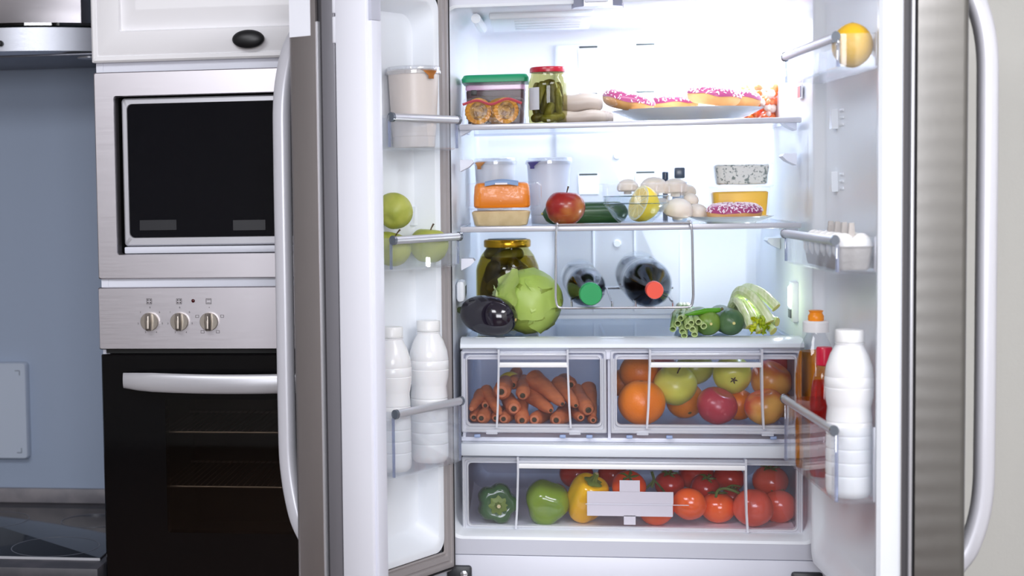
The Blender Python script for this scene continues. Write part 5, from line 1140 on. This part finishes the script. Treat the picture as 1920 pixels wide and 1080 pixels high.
# wrapped sausages
SAUS = mat('pale_sausage', (200, 188, 178), .4, col2=(186, 172, 162), nscale=6, sss=.1)
def sausage(label, a, b_, y, z, r):
    x0, x1 = at(a, 200, y).x, at(b_, 200, y).x; t = thing('sausage', label, 'sausage', ((x0+x1)/2, y, z), (0, 0, 0), 'wrapped pale sausages'); h = (x1-x0)/2
    n = 16; pts = [Vector((-h+2*h*k/n, .004*math.sin(k*.5), .002*math.sin(k*.7))) for k in range(n+1)]; rad = [r*(1 if .5 < k < n-1 else (.92 if 0 < k < n else .55)) for k in range(n+1)]
    obj('filling', tb(pts, rad, 20), SAUS, t)
    bm = tb([(h-.004, 0, 0), (h+.008, .0, .002), (h+.022, -.003, .001), (h+.03, -.006, -.003)], [r*.9, r*.75, r*.5, r*.25], 14); jitter(bm, .004, 90, h*99); obj('wrap_end', bm, WRAP, t)
r = 12.0/psc(.13)
sausage('pale wrapped sausage lying lowest and nearest, right of the red-lidded jar', 1040, 1140, .125, Z1+r, r)
sausage('pale wrapped sausage lying behind the nearest one', 1045, 1150, .125+2.1*r, Z1+r, r)
r2 = 17/psc(.14); sausage('thick pale wrapped sausage on top of the other two', 1030, 1130, .125+1.05*r, Z1+r*2+r2*.86, r2)
# big plate with doughnuts
c, R1, h = plate('large white plate of doughnuts on the top shelf', 1288, .275, 137, Z1, at(1288, 200, .12).z)
zp = Z1+h*.24
for lab, px, py, rp, y, rot, sd in (('pink doughnut tilted against the left rim of the large plate', 1178, 190, 48, .22, (.10, .22, 0), 1), ('pink doughnut at the back of the large plate', 1262, 196, 46, .36, (0, 0, 1), 2), ('pink doughnut leaning on top in the middle of the large plate', 1338, 181, 48, .235, (.1, -.10, 2), 3), ('pink doughnut at the right rim of the large plate', 1380, 188, 44, .34, (.0, .1, .5), 4)):
    q = at(px, py, y); doughnut(lab, (q.x, y, max(q.z, zp+.022)), rp/psc(y), .0245, rot, sd)
# orange salad cup
c = at(1426, 190, .42); w = 68/psc(.42); h = at(1426, 156, .40).z-Z1
t = thing('orange_salad_cup', 'clear cup of orange and white diced salad, right end of the top shelf', 'cup', (c.x, .43, Z1)); obj('container', lat([(0, 0), (w*.42, 0), (w*.44, .003), (w*.52, h), (w*.55, h), (w*.55, h-.003)], 32), TUBCL, t)
rnd = random.Random(9); OR = mat('orange_dice', (244, 112, 30), .3, sss=.1); WH = mat('white_dice', (246, 226, 210), .4, sss=.1)
for m_, nm in ((OR, 'orange_pieces'), (WH, 'white_pieces')):
    b = B()
    for k in range(70 if m_ is OR else 55):
        a, z = rnd.uniform(0, 2*PI), rnd.uniform(.008, h*.93); rr = w*(.40+.07*z/h)*math.sqrt(rnd.uniform(.35, 1)); s = rnd.uniform(.006, .011)
        q = blob(lambda a_, p_: Vector((s*math.sin(p_)*math.cos(a_), s*.8*math.sin(p_)*math.sin(a_), s*1.1*math.cos(p_))), 8, 6); q.transform(Matrix.Translation((rr*math.cos(a), rr*math.sin(a), z))@Euler((rnd.uniform(0, 6), rnd.uniform(0, 6), 0)).to_matrix().to_4x4())
        me = bpy.data.meshes.new('tmp'); q.to_mesh(me); q.free(); b.from_mesh(me); bpy.data.meshes.remove(me)
    o_ = obj(nm, b, m_, t); o_['kind'] = 'stuff'

# ---- left door bins
def lp(u, n, z): return ML@Vector((u, n, z))
def rp(u, n, z): return MR@Vector((u, n, z))
def milk(label, c, r, h):
    t = thing('drink_bottle', label, 'bottle', c, (0, 0, random.uniform(0, 3)), 'white ribbed drink bottles'); k = r; prof = [(0, .003), (k*.7, .003), (k*.8, 0), (k*.93, .006), (k*.97, .014)]
    ribs = [.13, .21, .29, .37, .45]
    for a in ribs:
        q = 1-.05*a; prof += [(k*.975*q, h*(a-.010)), (k*.970*q, h*(a-.006)), (k*.950*q, h*a), (k*.970*q, h*(a+.006)), (k*.975*q, h*(a+.010))]
    prof += [(k*.90, h*.535), (k*.93, h*.552), (k*1.0, h*.60), (k*1.025, h*.652), (k*1.005, h*.656), (k*1.025, h*.662), (k*1.02, h*.715), (k*1.0, h*.72), (k*1.015, h*.726), (k*.95, h*.785), (k*.78, h*.855), (k*.60, h*.90), (k*.56, h*.912), (k*.60, h*.915), (k*.60, h*.922), (k*.50, h*.924)]
    obj('body', lat(prof, 44), WPLAST, t)
    n = 60; lo = [[Vector((rr*(1+(.02 if q % 2 else 0))*math.cos(2*PI*q/n), rr*(1+(.02 if q % 2 else 0))*math.sin(2*PI*q/n), z_)) for q in range(n)] for rr, z_ in ((k*.585, h*.932), (k*.585, h*.990), (k*.55, h*.998))]
    b = B(); skin(b, lo, True, True, True); obj('cap', b, mat('white_cap', (240, 240, 240), .3), t)
    obj('cap_ring', lat([(k*.5, h*.925), (k*.585, h*.925), (k*.585, h*.931), (k*.5, h*.931)], 32), MATS['white_cap'], t)
def on_u(M, px, u_or_n, which):
    """point of the bin's own upright plane (n fixed) seen at px"""
    inv = M.inverted(); d = FW+RT*((px-PPX)/F)
    a = inv@CAM; b = inv@(CAM+d); v = b-a; t_ = (u_or_n-a[1])/v[1]; return (a+v*t_)[0]
zl3, zl2, zl1 = .9425+.0065, 1.3662+.0065, 1.6126+.0065
u1 = on_u(ML, 733, -.047, 1); u2 = on_u(ML, 800, -.050, 1)
milk('white ribbed bottle nearest the mullion flap in the left door', lp(u1, -.047, zl3), .0395, .300)
milk('white ribbed bottle nearest the hinge in the left door', lp(u2, -.047, zl3), .0415, .303)
uc = on_u(ML, 780, -.047, 1); c = lp(uc, -.047, zl1); zz = .0
cup('large beige yoghurt cup with an orange tab in the left door', 780, c.y, 104, zl1, 126, FOILO, 1, .84, mat('beige_cup', (214, 204, 198), .35), loc=(c.x, c.y))
def ap(px, py, n, rpx, label, rot):
    u = on_u(ML, px, n, 1); c = lp(u, n, 0); y = c.y; r = rpx/psc(y); z = at(px, py, y).z
    return u, z, r, label, rot, n
for px, py, n, rpx, lab, rot in ((735, 461, -.047, 37.5, 'green apple nearest the flap in the left door bin', (.1, .3, 0)), (805, 459, -.047, 38.5, 'green apple nearest the hinge in the left door bin', (0, .1, 0)), (741, 396, -.052, 36, 'green apple stacked on top of the two in the left door bin', (-1.0, .5, 0))):
    u, z, r, lab, rot, n = ap(px, py, n, rpx, lab, rot); 
    if py > 420: z = zl2+r*.90
    apple('apple', lab, lp(u, n, z), r, mat('green_door_apple', (152, 162, 56), .45, col2=(176, 180, 84), nscale=16, coat=0), rot, 'green apples in the left door')
# ---- right door bins
zr1, zr2, zr3 = 1.7304+.0065, 1.3672+.0065, .9546+.0065
c = rp(.452, -.037, 0); rg = .0385
t = thing('lemon', 'yellow grapefruit-sized lemon in the top right door bin', 'lemon', (c.x, c.y, zr1+rg*.98)); obj('peel', blob(lambda a, p: Vector((rg*.92*math.sin(p)*math.cos(a), rg*.92*math.sin(p)*math.sin(a), rg*math.cos(p)*(1+.04*abs(math.cos(p))**9))), 36, 24), mat('grapefruit_peel', (236, 186, 40), .35, bump=.35, bscale=200), t)
obj('navel', lat([(0, rg*1.02), (.003, rg*1.02), (.003, rg*1.045), (0, rg*1.045)], 10), mat('green_brown_navel', (96, 96, 40), .7), t)
# egg carton with eggs
PULP = mat('grey_pulp', (196, 190, 186), .85, col2=(180, 174, 170), nscale=12, bump=.6, bscale=160)
EGG = mat('white_eggshell', (244, 242, 240), .45, sss=.1)
cu0, cu1, cn0, cn1 = .20, .488, -.067, -.006; hc = .042
cc_ = rp((cu0+cu1)/2, (cn0+cn1)/2, zr2); t = thing('egg_carton', 'grey pulp egg carton in the right door bin', 'egg carton', cc_)
inv = Matrix.Translation(-cc_)
def cart(name, bm, m=PULP): bm.transform(MR); bm.transform(inv); return obj(name, bm, m, t)
bm = B(); L = []
for ins, z in ((.006, .0005), (.004, .004), (.0, hc)): L.append(xy(rrect(cu0+ins*2, cu1-ins*2, cn0+ins, cn1-ins, .008), zr2+z))
L += [xy(rrect(cu0-.003, cu1+.003, cn0-.001, cn1+.002, .008), zr2+hc), xy(rrect(cu0-.003, cu1+.003, cn0-.001, cn1+.002, .008), zr2+hc+.0015), xy(rrect(cu0+.003, cu1-.003, cn0+.004, cn1-.004, .008), zr2+hc+.001), xy(rrect(cu0+.014, cu1-.014, cn0+.012, cn1-.012, .008), zr2+.012)]
skin(bm, L, True, True, True); jitter(bm, .0012, 90); cart('tray', bm)
ncol = 6; du = (cu1-cu0)/ncol
for k in range(1, ncol-1):
    u = cu0+.045+.052*k; n = (cn0+cn1)/2
    if k in (1, 2, 3, 4):
        lo = [xy(rrect(u-w_, u+w_, n-w_, n+w_, w_*.4, 3), zr2+z) for w_, z in ((.0105, .014), (.0066, .058), (.0050, .082), (.0044, .084), (.003, .080))]
        b = B(); skin(b, lo, True, False, True); jitter(b, .0008, 120); cart('cone_post', b)
pos = []
for k in range(ncol):
    for j in (0, 1): pos.append((cu0+du*(k+.5), (cn0+.016, cn1-.016)[j], k, j))
ordn = ('nearest', 'second', 'third', 'fourth', 'fifth', 'farthest')
for u, n, k, j in pos:
    c = rp(u, n, zr2+.040); re = .0205; e = thing('egg', '%s white egg from the door edge, in the carton row %s' % (ordn[5-k], 'next to the door' if j == 0 else 'by the bin front'), 'egg', c, (0, 0, 0), 'white eggs in the carton')
    obj('shell', blob(lambda a, p: Vector((re*math.sin(p)*(1-.06*math.cos(p))*math.cos(a), re*math.sin(p)*(1-.06*math.cos(p))*math.sin(a), re*1.28*math.cos(p))), 24, 16), EGG, e)
# bottles in the low right bin
c = rp(on_u(MR, 1593, -.036, 1), -.036, zr3); milk('white ribbed bottle at the front of the right door bin', c, .042, .304)
def pet(label, u, n, r, h, liq, capm, ringm, kind):
    c = rp(u, n, zr3); t = thing('syrup_bottle', label, 'bottle', c)
    prof = [(0, .003), (r*.8, .002), (r*.95, .006), (r, .016), (r, h*.30), (r*.94, h*.33), (r*.94, h*.45), (r, h*.48), (r, h*.60), (r*.93, h*.68), (r*.70, h*.79), (r*.46, h*.85), (r*.46, h*.87)]
    obj('plastic', lat(prof, 36), PET, t)
    obj('drink', lat([(0, .006)]+[(q*.955, max(z, .006)) for q, z in prof[1:10]]+[(r*.90, h*.69), (r*.76, h*.745), (0, h*.745)], 36), liq, t)
    if ringm:
        obj('collar', lat([(r*.5, h*.865), (r*.62, h*.865), (r*.62, h*.925), (r*.56, h*.935), (0, h*.935)], 36), ringm, t)
        obj('cap', lat([(r*.36, h*.935), (r*.38, h*.94), (r*.38, h*.965), (r*.33, h*.975), (r*.30, h*.985), (r*.36, h*.998), (r*.30, h), (0, h)], 28), capm, t)
    else:
        obj('cap', lat([(r*.5, h*.86), (r*.56, h*.865), (r*.56, h*.985), (r*.5, h), (0, h)], 32), capm, t)
    obj('label', lat([(r*.945, h*.335), (r*.955, h*.34), (r*.955, h*.44), (r*.945, h*.445)], 36, cap=False), glass('faint_label', (250, 235, 235), .06, .3, .2, milk=.25, milkcol=(240, 200, 205)), t)
pet('amber syrup bottle with an orange cap on a white collar', on_u(MR, 1530, -.036, 1), -.036, .040, .318, glass('amber_syrup', (248, 194, 108), .02, .2, .02, 5), mat('orange_cap', (244, 146, 20), .35), MATS['white_cap'], 0)
pet('red syrup bottle with a pink-red cap beside the white bottle', on_u(MR, 1546, -.030, 1), -.030, .027, .255, glass('red_syrup', (246, 132, 132), .02, .2, .02, 5), mat('pink_red_cap', (214, 20, 62), .3), None, 1)
